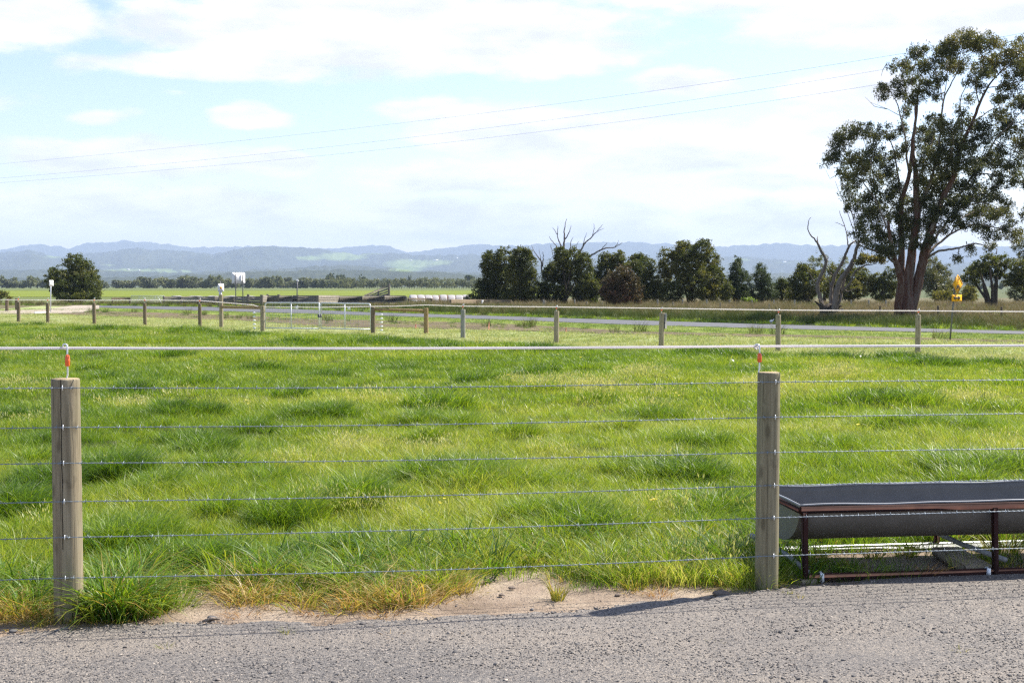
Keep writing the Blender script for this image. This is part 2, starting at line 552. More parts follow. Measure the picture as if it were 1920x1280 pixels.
def side(L, x, y):
    """signed distance to the polyline L: positive on its far side (larger Y); L runs with growing X or falling X"""
    x, y = np.asarray(x, float), np.asarray(y, float)
    if L[0][0] > L[-1][0]: L = L[::-1]
    best = np.full(x.shape, 1e9); sg = np.ones(x.shape)
    for a, b in zip(L[:-1], L[1:]):
        d = b - a; L2 = d.dot(d)
        t = np.clip(((x - a[0]) * d[0] + (y - a[1]) * d[1]) / L2, 0, 1)
        dx, dy = x - (a[0] + t * d[0]), y - (a[1] + t * d[1])
        ds = np.hypot(dx, dy)
        cr = d[0] * dy - d[1] * dx
        up = ds < best
        best = np.where(up, ds, best); sg = np.where(up, np.sign(cr), sg)
    return best * sg


GRAVEL = extend(line_w([(0, 1192), (200, 1173), (400, 1165), (640, 1169), (800, 1160), (1000, 1153), (1100, 1142), (1300, 1125), (1420, 1108), (1480, 1104), (1600, 1091), (1920, 1068)]), 8, 8)
GRASSED = extend(line_w([(0, 1150), (90, 1150), (180, 1160), (300, 1150), (360, 1120), (450, 1112), (560, 1125), (700, 1128), (790, 1118), (890, 1092), (1000, 1076), (1120, 1077), (1300, 1084), (1420, 1088), (1480, 1090), (1600, 1084), (1920, 1062)]), 8, 8)
FARF = line_w([(-250, 592), (-100, 597), (35, 603), (90, 604), (177, 607), (272, 609), (375, 614), (492, 619), (699, 623), (868, 632), (1043, 641), (1240, 649), (1459, 656), (1721, 661), (1920, 668), (2300, 680)])
FARG = FARF * .915          # where the long grass stops, short of the fence
ROADN = extend(line_w([(1920, 626), (1480, 616.4), (1200, 609), (940, 599), (700, 591), (540, 586.5), (380, 582), (240, 578), (150, 575)]), 25, 0)
ROADF = extend(line_w([(1920, 620.6), (1480, 609), (1200, 600.6), (940, 592.6), (700, 585.6), (540, 578.8), (380, 575.2), (240, 573.4), (150, 572.6)]), 25, 0)
DITCHN = extend(line_w([(100, 588), (160, 590.5), (320, 596), (480, 601), (600, 611), (800, 615), (940, 618), (1200, 626), (1600, 633), (1920, 640)]), 0, 12)
DITCHF = extend(line_w([(100, 582), (160, 582.5), (320, 586), (480, 592), (600, 598), (800, 602), (940, 606), (1200, 620.5), (1600, 629), (1920, 637)]), 0, 12)


def strip(name, A, B, mat, z, n=300, jit=.12, cross=6, smooth=False, sag=0.0):
    a, b = resample(A, n), resample(B, n)
    i = np.arange(n)
    ja = (fbm(i * .55, i * 0 + 1, 5, 3) - .5) * 2 * jit; jb = (fbm(i * .55, i * 0 + 9, 6, 3) - .5) * 2 * jit
    nr = (b - a) / (np.linalg.norm(b - a, axis=1)[:, None] + 1e-9)
    a, b = a + nr * ja[:, None], b + nr * jb[:, None]
    t = np.linspace(0, 1, cross)
    XY = a[:, None] * (1 - t)[None, :, None] + b[:, None] * t[None, :, None]
    Z = np.full(XY.shape[:2] + (1,), z) - (sag * 4 * t * (1 - t))[None, :, None]
    V = np.concatenate([XY, Z], 2).reshape(-1, 3)
    Q = [[k * cross + c, k * cross + c + 1, (k + 1) * cross + c + 1, (k + 1) * cross + c] for k in range(n - 1) for c in range(cross - 1)]
    Q = np.array(Q)
    p, q, r = V[Q[0][0]], V[Q[0][1]], V[Q[0][2]]
    if np.cross(q - p, r - p)[2] < 0: Q = Q[:, ::-1]
    o = link(name, mesh_np(name, V, Q, None, (mat,), smooth))
    return tag(o, kind='structure')


# ---- surface materials
def mat_field(name, stops, sc=.12, sc2=1.4, dirt=None, bump=.6):
    m, t = new_mat(name); N = NT(t); p = N.pos()
    f = N.math('ADD', N.math('MULTIPLY', N.noise(p, sc, 4, .6), .55), N.math('MULTIPLY', N.noise(p, sc2, 4, .65), .45))
    c = N.ramp(f, stops)
    h = N.noise(p, 9.0, 5, .7)
    N.out(N.pbsdf(c, .9, 0, N.bump(h, bump, .12), .15)); return m


M['soil'] = None
m, t = new_mat('paddock_soil'); N = NT(t); p = N.pos(); d = N.attr('dirt')
n1 = N.noise(p, 3.0, 6, .65); n2 = N.noise(p, 38, 5, .7); n3 = N.noise(p, 160, 3, .6)
sand = N.ramp(n1, [(.3, (.2, .15, .11)), (.47, (.33, .255, .19)), (.7, (.45, .365, .275))])
sand = N.mix(N.ramp(n2, [(.55, 0), (.7, .8)]), sand, (.2, .14, .095))
sand = N.mix(N.ramp(n3, [(.58, 0), (.72, .6)]), sand, (.16, .11, .08))
thatch = N.ramp(n2, [(.3, (.03, .045, .012)), (.6, (.07, .08, .025)), (.8, (.12, .11, .05))])
dm = N.ramp(N.math('ADD', d, N.math('MULTIPLY', N.math('SUBTRACT', n1, .5), .5)), [(.4, 0), (.62, 1)])
N.out(N.pbsdf(N.mix(dm, thatch, sand), .95, 0, N.bump(N.math('ADD', n2, N.math('MULTIPLY', n3, .5)), .9, .02), .1)); M['soil'] = m

m, t = new_mat('driveway_gravel'); N = NT(t); p = N.pos()
vo = N.n('ShaderNodeTexVoronoi', ins={'Vector': p, 'Scale': 120.0, 'Randomness': 1.0})
vs = N.n('ShaderNodeTexVoronoi', ins={'Vector': p, 'Scale': 210.0, 'Randomness': 1.0})
ch = N.n('ShaderNodeSeparateColor', ins={0: vo.outputs['Color']}).outputs[0]
ch2 = N.n('ShaderNodeSeparateColor', ins={0: vs.outputs['Color']}).outputs[1]
chip = N.ramp(ch, [(0, (.055, .053, .053)), (.35, (.1, .096, .094)), (.65, (.152, .142, .133)), (.88, (.235, .207, .178)), (1, (.35, .31, .265))])
dust = N.ramp(ch2, [(0, (.135, .116, .098)), (.6, (.25, .212, .172)), (1, (.35, .298, .24))])
lane = N.noise(N.vmap(p, (.35, 1.6, 1)), 1.0, 5, .6)
c = N.mix(N.ramp(N.math('ADD', lane, N.math('MULTIPLY', N.math('SUBTRACT', ch2, .5), .45)), [(.43, 0), (.7, .85)]), chip, dust)
gap = N.ramp(vo.outputs['Distance'], [(.35, 0), (.75, 1)])
c = N.mix(N.math('MULTIPLY', gap, .35), c, (.12, .10, .085))
big = N.noise(p, 1.1, 3, .6)
c = N.mix(N.ramp(big, [(.35, .28), (.6, 0)]), c, (.1, .095, .095))
hh = N.math('ADD', N.math('MULTIPLY', vo.outputs['Distance'], -1.0), N.math('MULTIPLY', vs.outputs['Distance'], -.4))
N.out(N.pbsdf(c, .85, 0, N.bump(hh, .7, .005), .3)); M['gravel'] = m

m, t = new_mat('road_asphalt'); N = NT(t); p = N.pos()
c = N.ramp(N.noise(p, 2.5, 5, .7), [(.3, (.085, .086, .094)), (.7, (.12, .12, .128))])
N.out(N.pbsdf(c, .8, 0, N.bump(N.noise(p, 60, 3), .4, .01), .35)); M['road'] = m

M['verge'] = mat_field('mown_verge', [(.3, (.21, .255, .09)), (.5, (.29, .325, .13)), (.7, (.37, .37, .18))], .25, 2.2)
M['vergeg'] = mat_field('green_verge', [(.3, (.13, .19, .03)), (.5, (.19, .24, .045)), (.72, (.26, .27, .08))], .3, 2.4)
M['ditch'] = mat_field('ditch_earth', [(.3, (.075, .062, .03)), (.5, (.135, .105, .062)), (.72, (.22, .165, .105))], .35, 2.6)
M['track'] = mat_field('track_gravel', [(.3, (.3, .25, .2)), (.6, (.42, .36, .29)), (.8, (.5, .44, .37))], .4, 3)
M['rough'] = mat_field('rough_pasture', [(.3, (.085, .085, .036)), (.5, (.13, .115, .058)), (.7, (.17, .145, .082))], .08, .8)
M['crop'] = mat_field('young_crop', [(.3, (.12, .155, .014)), (.5, (.15, .185, .02)), (.7, (.185, .21, .03))], .012, .12, None, .3)
M['olive'] = mat_field('olive_pasture', [(.3, (.085, .11, .03)), (.5, (.12, .145, .045)), (.7, (.16, .17, .065))], .01, .1, None, .3)
M['plain'] = mat_field('far_plain', [(.3, (.05, .07, .025)), (.5, (.08, .1, .04)), (.7, (.12, .13, .06))], .004, .03, None, .3)

# ---- ground sheets
V = np.array([[-14000, -300, -.09], [14000, -300, -.09], [14000, 14500, -.09], [-14000, 14500, -.09]], float)
tag(link('ground', mesh_np('ground', V, [[0, 1, 2, 3]], None, (M['plain'],))), kind='structure')
# rough pasture round the road, far side included
V = np.array([[-130, 20, -.06], [130, 20, -.06], [260, 175, -.06], [-260, 175, -.06]], float)
tag(link('pasture', mesh_np('pasture', V, [[0, 1, 2, 3]], None, (M['rough'],))), kind='structure')


def quad_sheet(name, pts, mat, z):
    V = [[*G(x, y, z)[:2], z] for x, y in pts]
    tag(link(name, mesh_np(name, V, [[0, 1, 2, 3]], None, (mat,))), kind='structure')


quad_sheet('crop_field', [(-250, 556.5), (1000, 556.5), (1150, 544.6), (-250, 544.6)], M['crop'], -.03)
quad_sheet('olive_field', [(-250, 544.4), (1300, 544.4), (1500, 539.6), (-250, 539.6)], M['olive'], -.02)
quad_sheet('green_field', [(-250, 571), (900, 566), (900, 557), (-250, 557)], M['olive'], -.04)

strip('verge', FARG, extend(resample(ROADN[::-1], 40), 8, 0), M['verge'], -.03, 320, .0, 14)
strip('road_verge', DITCHF, ROADN[::-1], M['vergeg'], -.02, 320, .0, 4)
strip('ditch', DITCHN, DITCHF, M['ditch'], -.012, 320, .45, 8, True)
strip('road', ROADN[::-1], ROADF[::-1], M['road'], 0.0, 240, .05, 4)
trk = line_w([(-120, 590), (0, 588), (60, 588), (150, 586), (186, 579)])
trk2 = line_w([(-120, 582), (0, 582.5), (85, 579.5), (140, 572.6), (186, 572.5)])
strip('gravel_track', trk, trk2, M['track'], .004, 120, .12, 5)


# ---- paddock ground with mounds
TUFTS = [(850, 893, 110, 1.0), (930, 888, 45, .9), (1250, 888, 70, .9), (1200, 880, 50, .6), (675, 932, 75, .9), (540, 962, 55, .8), (430, 955, 30, .7), (345, 775, 62, .8), (310, 772, 30, .6),
         (820, 760, 55, .8), (795, 788, 55, .8), (405, 838, 60, .9), (420, 878, 75, .8), (205, 890, 60, .9), (1185, 800, 60, .5), (555, 738, 28, .8), (590, 780, 75, .7), (262, 728, 40, .8),
         (1085, 975, 95, .9), (1150, 972, 60, .6), (1660, 750, 95, .9), (1690, 798, 70, .7), (1840, 885, 110, .9), (1780, 870, 60, .6), (55, 955, 75, .9), (85, 905, 50, .8), (20, 780, 40, .7),
         (170, 690, 30, .8), (330, 668, 30, .8), (430, 676, 45, .7), (490, 690, 40, .6), (700, 640, 60, .9), (560, 640, 50, .7), (300, 640, 60, .7), (1000, 655, 60, .8), (1330, 660, 70, .8), (1400, 668, 40, .6),
         (1740, 680, 55, .8), (1880, 678, 40, .9), (1690, 668, 60, .7), (1560, 668, 80, .6), (860, 650, 60, .7), (190, 618, 60, .6), (360, 622, 60, .8), (460, 628, 50, .7), (640, 640, 40, .5), (1010, 692, 22, .9), (1000, 698, 20, .7),
         (745, 690, 40, .6), (760, 705, 30, .6), (890, 715, 25, .8), (1120, 745, 50, .5), (1230, 770, 70, .6), (620, 700, 30, .6), (380, 720, 50, .5), (480, 800, 40, .5), (120, 820, 60, .6), (1000, 900, 90, .5),
         (1340, 960, 60, .6), (1060, 830, 60, .4), (300, 920, 60, .5), (250, 1010, 60, .5), (380, 1040, 80, .6), (620, 1020, 100, .5), (1320, 830, 60, .5), (1560, 840, 60, .5), (1500, 760, 50, .4), (1850, 760, 70, .6),
         (60, 860, 50, .5), (700, 840, 50, .3), (1900, 720, 40, .5), (1830, 800, 60, .5)]
tx, ty, tr, ta = [], [], [], []
for (x, y, r, a) in TUFTS:
    g = G(x, y, .08); tx.append(g[0]); ty.append(g[1]); tr.append(max(.12, r * g[1] / FPX)); ta.append(a)
for _ in range(150):
    y = 8 + 44 * RNG.random() ** 1.3; x = (RNG.random() - .5) * (y * .95 + 6)
    tx.append(x); ty.append(y); tr.append(.12 + .3 * RNG.random() ** 2 * (1 + y / 30)); ta.append(.2 + .4 * RNG.random())
tx, ty, tr, ta = map(np.array, (tx, ty, tr, ta))


def tuft(x, y):
    x, y = np.asarray(x, float), np.asarray(y, float)
    wx = (vn(x * 3.1, y * 3.1, 3) - .5) * .35; wy = (vn(x * 3.1, y * 3.1, 4) - .5) * .35
    out = np.zeros(x.shape)
    for a, b, r, k in zip(tx, ty, tr, ta):
        dx, dy = (x + wx - a) / r, (y + wy - b) / (r * .8 + .08)
        q = dx * dx + dy * dy
        m = q < 6
        if m.any():
            out[m] = np.maximum(out[m], k * np.exp(-q[m] ** 1.3 * .9))
    return out


def ground_z(x, y):
    x, y = np.asarray(x, float), np.asarray(y, float)
    far = np.clip((side(GRASSED, x, y) - .1) / 1.2, 0, 1)
    edge = np.clip(-side(FARG, x, y) / 2.0, 0, 1)
    return far * edge * ((fbm(x * .45, y * .45, 11, 3) - .45) * .16 + (fbm(x * 1.6, y * 1.6, 21, 3) - .5) * .07 + tuft(x, y) * .09) + (fbm(x * 4, y * 4, 31, 3) - .5) * .018


ys = np.concatenate([np.arange(4.6, 14, .09), np.arange(14, 30, .2), np.arange(30, 74, .45)])
us = np.linspace(-.62, .62, 190)
YY, UU = np.meshgrid(ys, us, indexing='ij')
XX = UU * (YY + 3.5)
ZZ = ground_z(XX, YY)
sfar = side(FARG, XX, YY) - .3
ZZ = np.where(sfar > 0, -.05, ZZ)
sg = side(GRAVEL, XX, YY)
ZZ = np.where(sg < -.15, -.02, ZZ)
dirt = np.clip(1.0 - (side(GRASSED, XX, YY) + .05) / .75, 0, 1)
pxx, pyy = pix(np.stack([XX, YY, ZZ * 0], -1))
trou = np.exp(-(((XX - 2.65) / 1.25) ** 2 + ((YY - 7.6) / .62) ** 2) ** 2) * .8     # worn ground round the trough
dirt = np.maximum(dirt, trou)
n0, n1_ = XX.shape
I = np.arange(n0 * n1_).reshape(n0, n1_)
Q = np.stack([I[:-1, :-1], I[:-1, 1:], I[1:, 1:], I[1:, :-1]], -1).reshape(-1, 4)
tag(link('paddock_ground', mesh_np('paddock_ground', np.stack([XX, YY, ZZ], -1), Q, None, (M['soil'],), True, {'dirt': dirt.ravel()})), kind='structure')

# ---- gravel driveway
nA = 520
a = resample(GRAVEL, nA); k = np.arange(nA)
a = a + np.stack([0 * k, (fbm(k * .35, k * 0, 41, 4) - .5) * .16 + (fbm(k * .9, k * 0 + 5, 43, 2) - .5) * .07], 1)
rows = [0, .06, .14, .3, .6, 1.0, 1.6, 2.4, 3.5, 6, 12]
V = []
for r in rows:
    for i in range(nA):
        V.append([a[i][0], a[i][1] - r, 0])
V = np.array(V)
V[:, 2] = .018 + (fbm(V[:, 0] * .8, V[:, 1] * .8, 51, 3) - .5) * .02 + np.where(np.arange(len(V)) < nA, -.03, 0)
Q = [[r * nA + i, (r + 1) * nA + i, (r + 1) * nA + i + 1, r * nA + i + 1] for r in range(len(rows) - 1) for i in range(nA - 1)]
tag(link('gravel_driveway', mesh_np('gravel_driveway', V, Q, None, (M['gravel'],), True)), kind='structure')


# ------------------------------------------------------------------ hills
def mat_hill():
    m, t = new_mat('hill_cover'); N = NT(t); p = N.pos(); f = N.attr('field')
    n1 = N.noise(N.vmap(p, (1, .4, 1)), .0016, 5, .6); n2 = N.noise(p, .02, 4, .7)
    wood = N.ramp(N.math('ADD', N.math('MULTIPLY', n1, .5), N.math('MULTIPLY', n2, .5)), [(.3, (.022, .03, .014)), (.5, (.04, .05, .022)), (.7, (.075, .08, .035))])
    fld = N.ramp(n1, [(.3, (.11, .16, .04)), (.7, (.19, .235, .08))])
    k = N.ramp(N.math('ADD', f, N.math('MULTIPLY', N.math('SUBTRACT', n2, .5), .7)), [(.36, 0), (.66, 1)])
    c = N.mix(k, wood, fld)
    N.out(N.pbsdf(c, .95, 0, None, .1)); return m


M['hill'] = mat_hill()
PATCH = [(640, 481, 55, 9, 1), (580, 484, 40, 6, .8), (770, 495, 55, 10, 1.0), (820, 492, 40, 7, .8), (760, 505, 40, 5, .9), (270, 506, 90, 3.5, .9), (100, 481, 25, 5, .7), (330, 509, 60, 2.5, .9), (205, 497, 20, 3, .6),
         (700, 476, 40, 4, .6), (1390, 487, 25, 3, .8), (1480, 492, 60, 4, .5), (840, 530, 70, 2.4, 1), (60, 470, 30, 3, .4), (300, 480, 40, 4, .4), (530, 470, 40, 4, .4)]


def hill(name, prof, Yc, depth, rough, bump, seed, cols=900, rows=26, patch=True, xr=(-900, 2800)):
    px = np.linspace(xr[0], xr[1], cols)
    pr = np.array(prof, float)
    py = np.interp(px, pr[:, 0], pr[:, 1])
    ker = np.hanning(9); ker /= ker.sum()
    py = np.convolve(np.pad(py, 4, mode='edge'), ker, 'valid')
    crest = (HORIZ - py) / FPX * Yc + HC
    X = (px - 960) / FPX * Yc
    t = np.concatenate([np.linspace(0, 1, rows), np.linspace(1.06, 1.5, 6)])
    V, F = [], []
    TT, CC = np.meshgrid(t, np.arange(cols), indexing='ij')
    Y = Yc - depth * (1 - TT)
    XW = X[CC] * (Y / Yc)
    s = np.where(TT <= 1, TT ** 1.25 * (1.0), 1 - (TT - 1) * 1.1)
    gul = (fbm(XW / (depth * .22), Y / (depth * .5), seed, 4) - .5) * rough * np.clip(4 * TT * (1.0 - TT), 0, 1)
    Z = crest[CC] * np.clip(s + gul, 0, 1.2)
    # canopy unevenness
    Z += (vn(XW / bump, Y / bump, seed + 5) - .5) * bump * .32 + (vn(XW / (bump * .45), Y / bump, seed + 6) - .5) * bump * .22
    Z = np.where(TT == 0, -5, Z)
    V = np.stack([XW, Y, Z], -1)
    qx, qy = pix(V)
    fld = np.zeros(qx.shape)
    if patch:
        for (cx, cy, rx, ry, am) in PATCH:
            fld = np.maximum(fld, am * np.exp(-(((qx - cx) / rx) ** 2 + ((qy - cy) / ry) ** 2)))
    n0, n1 = X[CC].shape
    I = np.arange(n0 * n1).reshape(n0, n1)
    Q = np.stack([I[:-1, :-1], I[:-1, 1:], I[1:, 1:], I[1:, :-1]], -1).reshape(-1, 4)
    tag(link(name, mesh_np(name, V, Q, None, (M['hill'],), True, {'field': fld.ravel()})), kind='structure')
    return lambda x, y: P(x, y, Yc - depth * .4)


hill('far_hills', [(-900, 472), (-200, 470), (0, 468), (60, 458), (110, 461), (130, 466), (160, 457), (230, 452), (300, 456), (370, 465), (430, 463), (480, 462), (620, 467), (680, 461), (725, 461), (760, 473), (790, 471), (880, 459), (960, 461), (1040, 456), (1170, 454), (1240, 457), (1340, 463), (1400, 460), (1460, 457), (1560, 461), (1650, 458), (1800, 463), (1920, 461), (2800, 466)], 12500, 3000, .5, 60, 61, 1500, 18, False)
hill('mid_hills', [(-900, 480), (-100, 478), (0, 474), (60, 470), (105, 482), (150, 478), (200, 472), (260, 466), (330, 470), (400, 478), (440, 468), (490, 461), (560, 464), (620, 470), (680, 478), (740, 474), (800, 480), (880, 476), (960, 486), (1100, 488), (1220, 482), (1300, 486), (1370, 481), (1430, 484), (1500, 488), (1580, 492), (1700, 496), (1800, 492), (1920, 496), (2800, 490)], 8600, 2600, .9, 45, 71, 1500, 30)
hill('low_hills', [(-900, 512), (-100, 508), (0, 507), (150, 505), (260, 509), (330, 512), (420, 509), (500, 506), (560, 501), (640, 497), (700, 501), (780, 508), (880, 511), (1000, 515), (1400, 512), (1920, 514), (2800, 512)], 5200, 1500, .6, 30, 81, 1400, 20)
hill('forested_rise', [(-900, 526), (0, 523), (200, 521), (330, 516), (430, 512), (540, 508), (640, 506), (760, 508), (880, 514), (1000, 520), (1920, 524), (2800, 524)], 3400, 800, .5, 22, 91, 1300, 14, True)
W.cycles.sampling_method = 'MANUAL'; W.cycles.sample_map_resolution = 1024

# ------------------------------------------------------------------ grass
GRASS = [(0, (.03, .072, .008)), (.22, (.08, .165, .012)), (.48, (.175, .27, .02)), (.72, (.28, .335, .05)), (1, (.42, .41, .16))]
M['grass'] = mat_grass('grass_blade', GRASS)
M['seed'] = mat_grass('seed_head', [(0, (.34, .39, .13)), (.5, (.47, .49, .22)), (1, (.58, .57, .34))], .35, .5)
M['straw'] = mat_grass('dry_blade', [(0, (.16, .17, .03)), (.3, (.38, .33, .07)), (.55, (.5, .37, .09)), (.8, (.44, .26, .10)), (1, (.55, .46, .28))], .4, .5, (1.3, 1.2, .8))
M['coarse'] = mat_grass('coarse_blade', [(0, (.028, .075, .01)), (.3, (.085, .18, .013)), (.6, (.165, .26, .02)), (.85, (.25, .30, .035)), (1, (.34, .24, .05))], .42, .48)
M['reed'] = mat_grass('tall_dry_grass', [(0, (.06, .10, .02)), (.3, (.12, .135, .038)), (.55, (.17, .145, .07)), (.8, (.22, .17, .11)), (1, (.30, .25, .16))], .3, .6, (1.2, 1.1, .8), .2)
M['mown'] = mat_grass('mown_blade', [(0, (.11, .19, .035)), (.35, (.21, .285, .07)), (.6, (.32, .355, .13)), (1, (.46, .44, .24))], .35, .55, (1.3, 1.25, .8), .25)
M['flower'] = mat_simple('yellow_petal', (.75, .6, .03), .6, 0, .1, 50)
M['dock'] = mat_grass('broad_leaf', [(0, (.02, .06, .018)), (.5, (.06, .13, .03)), (1, (.12, .2, .04))], .3, .35)

PROTO = bpy.data.collections.new('grass_clumps')


def blades(n, R, h, hv, w, lean, droop, seed, segs=3, wind=(0.0, 0.0), wv=.4, twist=.5):
    r = np.random.default_rng(seed)
    rr = R * np.sqrt(r.random(n)); th = r.random(n) * 2 * PI
    bx, by = rr * np.cos(th), rr * np.sin(th)
    H = h * (1 + hv * (r.random(n) * 2 - 1)) * (1 - .25 * (rr / R) ** 2)
    la = th + (r.random(n) - .5) * 2.6
    L = H * lean * (.35 + r.random(n))
    lx, ly = np.cos(la) * L + wind[0] * H, np.sin(la) * L + wind[1] * H
    D = droop * (.3 + r.random(n))
    wa = la + PI / 2 + (r.random(n) - .5) * 2 * twist * PI
    ww = w * (1 + wv * (r.random(n) * 2 - 1))
    br = r.random(n)
    V, A, B = [], [], []
    for k in range(segs + 1):
        t = k / segs
        x = bx + lx * t ** 1.7; y = by + ly * t ** 1.7
        z = H * (t - D * .5 * t ** 3) - .02 * (1 - t)
        q = ww * .5 * (1 - t ** 2.2) if k < segs else ww * .05
        if k == 0: q = ww * .38
        ox, oy = np.cos(wa) * q, np.sin(wa) * q
        V += [np.stack([x - ox, y - oy, z], 1), np.stack([x + ox, y + oy, z], 1)]
        A += [br, br]; B += [np.full(n, t)] * 2
    V = np.stack(V, 1).reshape(-1, 3); A = np.stack(A, 1).ravel(); B = np.stack(B, 1).ravel()
    m = 2 * (segs + 1); base = np.arange(n)[:, None] * m
    Q = np.concatenate([base + np.array([[2 * k, 2 * k + 1, 2 * k + 3, 2 * k + 2]]) for k in range(segs)], 0)
    return V, Q, A, B


def clump(name, parts):
    """parts: (material, V, Q, br, bt)"""
    V, Q, A, B, MI, n = [], [], [], [], [], 0
    for i, (m_, v, q, a_, b_) in enumerate(parts):
        V.append(v); Q.append(q + n); A.append(a_); B.append(b_); MI.append(np.full(len(q), i)); n += len(v)
    me = mesh_np(name, np.concatenate(V), np.concatenate(Q), None, [p[0] for p in parts], False, {'br': np.concatenate(A), 'bt': np.concatenate(B)}, np.concatenate(MI))
    o = bpy.data.objects.new(name, me); PROTO.objects.link(o)
    return o


def heads(n, R, h, seed, hl=.03, hw=.004, mat='seed', wind=(0, 0)):
    """thin stalks with a seed head"""
    r = np.random.default_rng(seed)
    v, q, a_, b_ = blades(n, R, h, .3, .0016, .35, .15, seed, 3, wind)
    tips = v.reshape(n, 8, 3)[:, 6:].mean(1); prev = v.reshape(n, 8, 3)[:, 4:6].mean(1)
    d = tips - prev; d /= np.linalg.norm(d, axis=1)[:, None]
    V, Q, A = [], [], []
    for j in range(2):
        th = r.random(n) * PI
        s = np.stack([np.cos(th), np.sin(th), 0 * th], 1) * hw
        quad = np.stack([tips - d * hl * .3, tips + d * hl * .3 + s, tips + d * hl, tips + d * hl * .3 - s], 1)
        V.append(quad.reshape(-1, 3)); Q.append(np.arange(4 * n).reshape(-1, 4) + j * 4 * n); A.append(np.repeat(r.random(n), 4))
    return (M['grass'], v, q, a_, b_), (M[mat], np.concatenate(V), np.concatenate(Q), np.concatenate(A), np.ones(8 * n))


IDX = {}


def reg(kind, o):
    IDX.setdefault(kind, []).append(len(IDX.setdefault('_all', []))); IDX['_all'].append(o)


cn = [0]


def cname():
    cn[0] += 1
    return 'clump_%03d' % (cn[0] - 1)


for s in range(4):
    reg('short', clump(cname(), [(M['grass'], *blades(84, .13, .095, .45, .0032, .9, .5, 100 + s, 3, (-.1, .05)))]))
for s in range(4):
    reg('med', clump(cname(), [(M['grass'], *blades(84, .13, .155, .4, .0038, .75, .6, 200 + s, 3, (-.1, .08)))]))
for s in range(4):
    reg('tall', clump(cname(), [(M['grass'], *blades(130, .13, .185, .5, .004, .95, 1.0, 300 + s, 4, (.22, .04)))]))
for s in range(3):
    reg('seed', clump(cname(), list(heads(26, .14, .20, 400 + s)) + [(M['grass'], *blades(30, .13, .11, .4, .0036, .8, .5, 440 + s))]))
for s in range(4):
    reg('coarse', clump(cname(), [(M['coarse'], *blades(44, .09, .30, .4, .0095, 1.0, 1.1, 500 + s, 5, (.05, -.1), .4, .3)), (M['straw'], *blades(10, .12, .16, .5, .006, 1.4, 1.0, 530 + s, 4))]))
for s in range(4):
    reg('straw', clump(cname(), [(M['straw'], *blades(30, .10, .13, .5, .006, 1.7, 1.1, 600 + s, 4, (0, -.2))), (M['coarse'], *blades(12, .09, .13, .5, .006, 1.3, .9, 630 + s, 4))]))
for s in range(3):
    reg('litter', clump(cname(), [(M['straw'], *blades(26, .12, .045, .6, .005, 3.4, 1.2, 650 + s, 3))]))
for s in range(4):
    reg('fshort', clump(cname(), [(M['grass'], *blades(70, .24, .10, .4, .0065, .8, .5, 700 + s, 2, (-.1, .05)))]))
for s in range(4):
    reg('ftall', clump(cname(), [(M['grass'], *blades(90, .22, .18, .4, .007, .8, .8, 800 + s, 3, (.2, .08)))]))
for s in range(3):
    reg('fseed', clump(cname(), list(heads(40, .24, .19, 850 + s, .04, .007)) + [(M['grass'], *blades(30, .24, .12, .4, .008, .8, .5, 880 + s, 2))]))
for s in range(3):
    reg('mown', clump(cname(), [(M['mown'], *blades(60, .34, .055, .5, .013, 1.3, .4, 900 + s, 2))]))
for s in range(4):
    reg('reed', clump(cname(), [(M['reed'], *blades(70, .34, .62, .4, .014, .55, .5, 950 + s, 3, (.12, 0)))]))
for s in range(2):
    v, q, a_, b_ = blades(9, .07, .09, .5, .026, 1.3, .9, 980 + s, 4, (0, 0), .3, .2)
    reg('dock', clump(cname(), [(M['dock'], v, q, a_, b_)]))
for s in range(2):
    r = np.random.default_rng(990 + s); n = 3
    V = []
    for i in range(n):
        c = np.array([(r.random() - .5) * .1, (r.random() - .5) * .1, .13 + .05 * r.random()])
        for j in range(6):
            t0, t1 = j * PI / 3, (j + .8) * PI / 3
            V += [c, c + .013 * np.array([math.cos(t0), math.sin(t0), .3]), c + .018 * np.array([math.cos((t0 + t1) / 2), math.sin((t0 + t1) / 2), .3]), c + .013 * np.array([math.cos(t1), math.sin(t1), .3])]
    V = np.array(V); reg('flower', clump(cname(), [(M['flower'], V, np.arange(len(V)).reshape(-1, 4), np.full(len(V), .5), np.ones(len(V)))]))


# pebbles for the driveway, in the same prototype collection
def mat_pebble():
    m, t = new_mat('pebble'); N = NT(t)
    c = N.ramp(N.attr('tint', 'INSTANCER'), [(0, (.08, .075, .074)), (.45, (.135, .126, .12)), (.8, (.27, .23, .195)), (1, (.42, .36, .3))])
    N.out(N.pbsdf(c, .8, 0, None, .3)); return m


M['pebble'] = mat_pebble()
for s in range(4):
    r = np.random.default_rng(1200 + s)
    ang = np.arange(7) * 2 * PI / 7
    V = [np.array([0, 0, .55])]
    for zz, rr in ((.32, .75), (-.1, 1.0), (-.4, .6)):
        for t_ in ang: V.append(np.array([math.cos(t_) * rr * (.75 + .5 * r.random()), math.sin(t_) * rr * (.75 + .5 * r.random()), zz * (.8 + .5 * r.random())]))
    V = np.array(V); T = [[0, 1 + i, 1 + (i + 1) % 7] for i in range(7)]
    Q = [[1 + l * 7 + i, 8 + l * 7 + i, 8 + l * 7 + (i + 1) % 7, 1 + l * 7 + (i + 1) % 7] for l in range(2) for i in range(7)]
    me = mesh_np('pebble', V, Q, T, (M['pebble'],)); o = bpy.data.objects.new(cname(), me); PROTO.objects.link(o); reg('pebble', o)


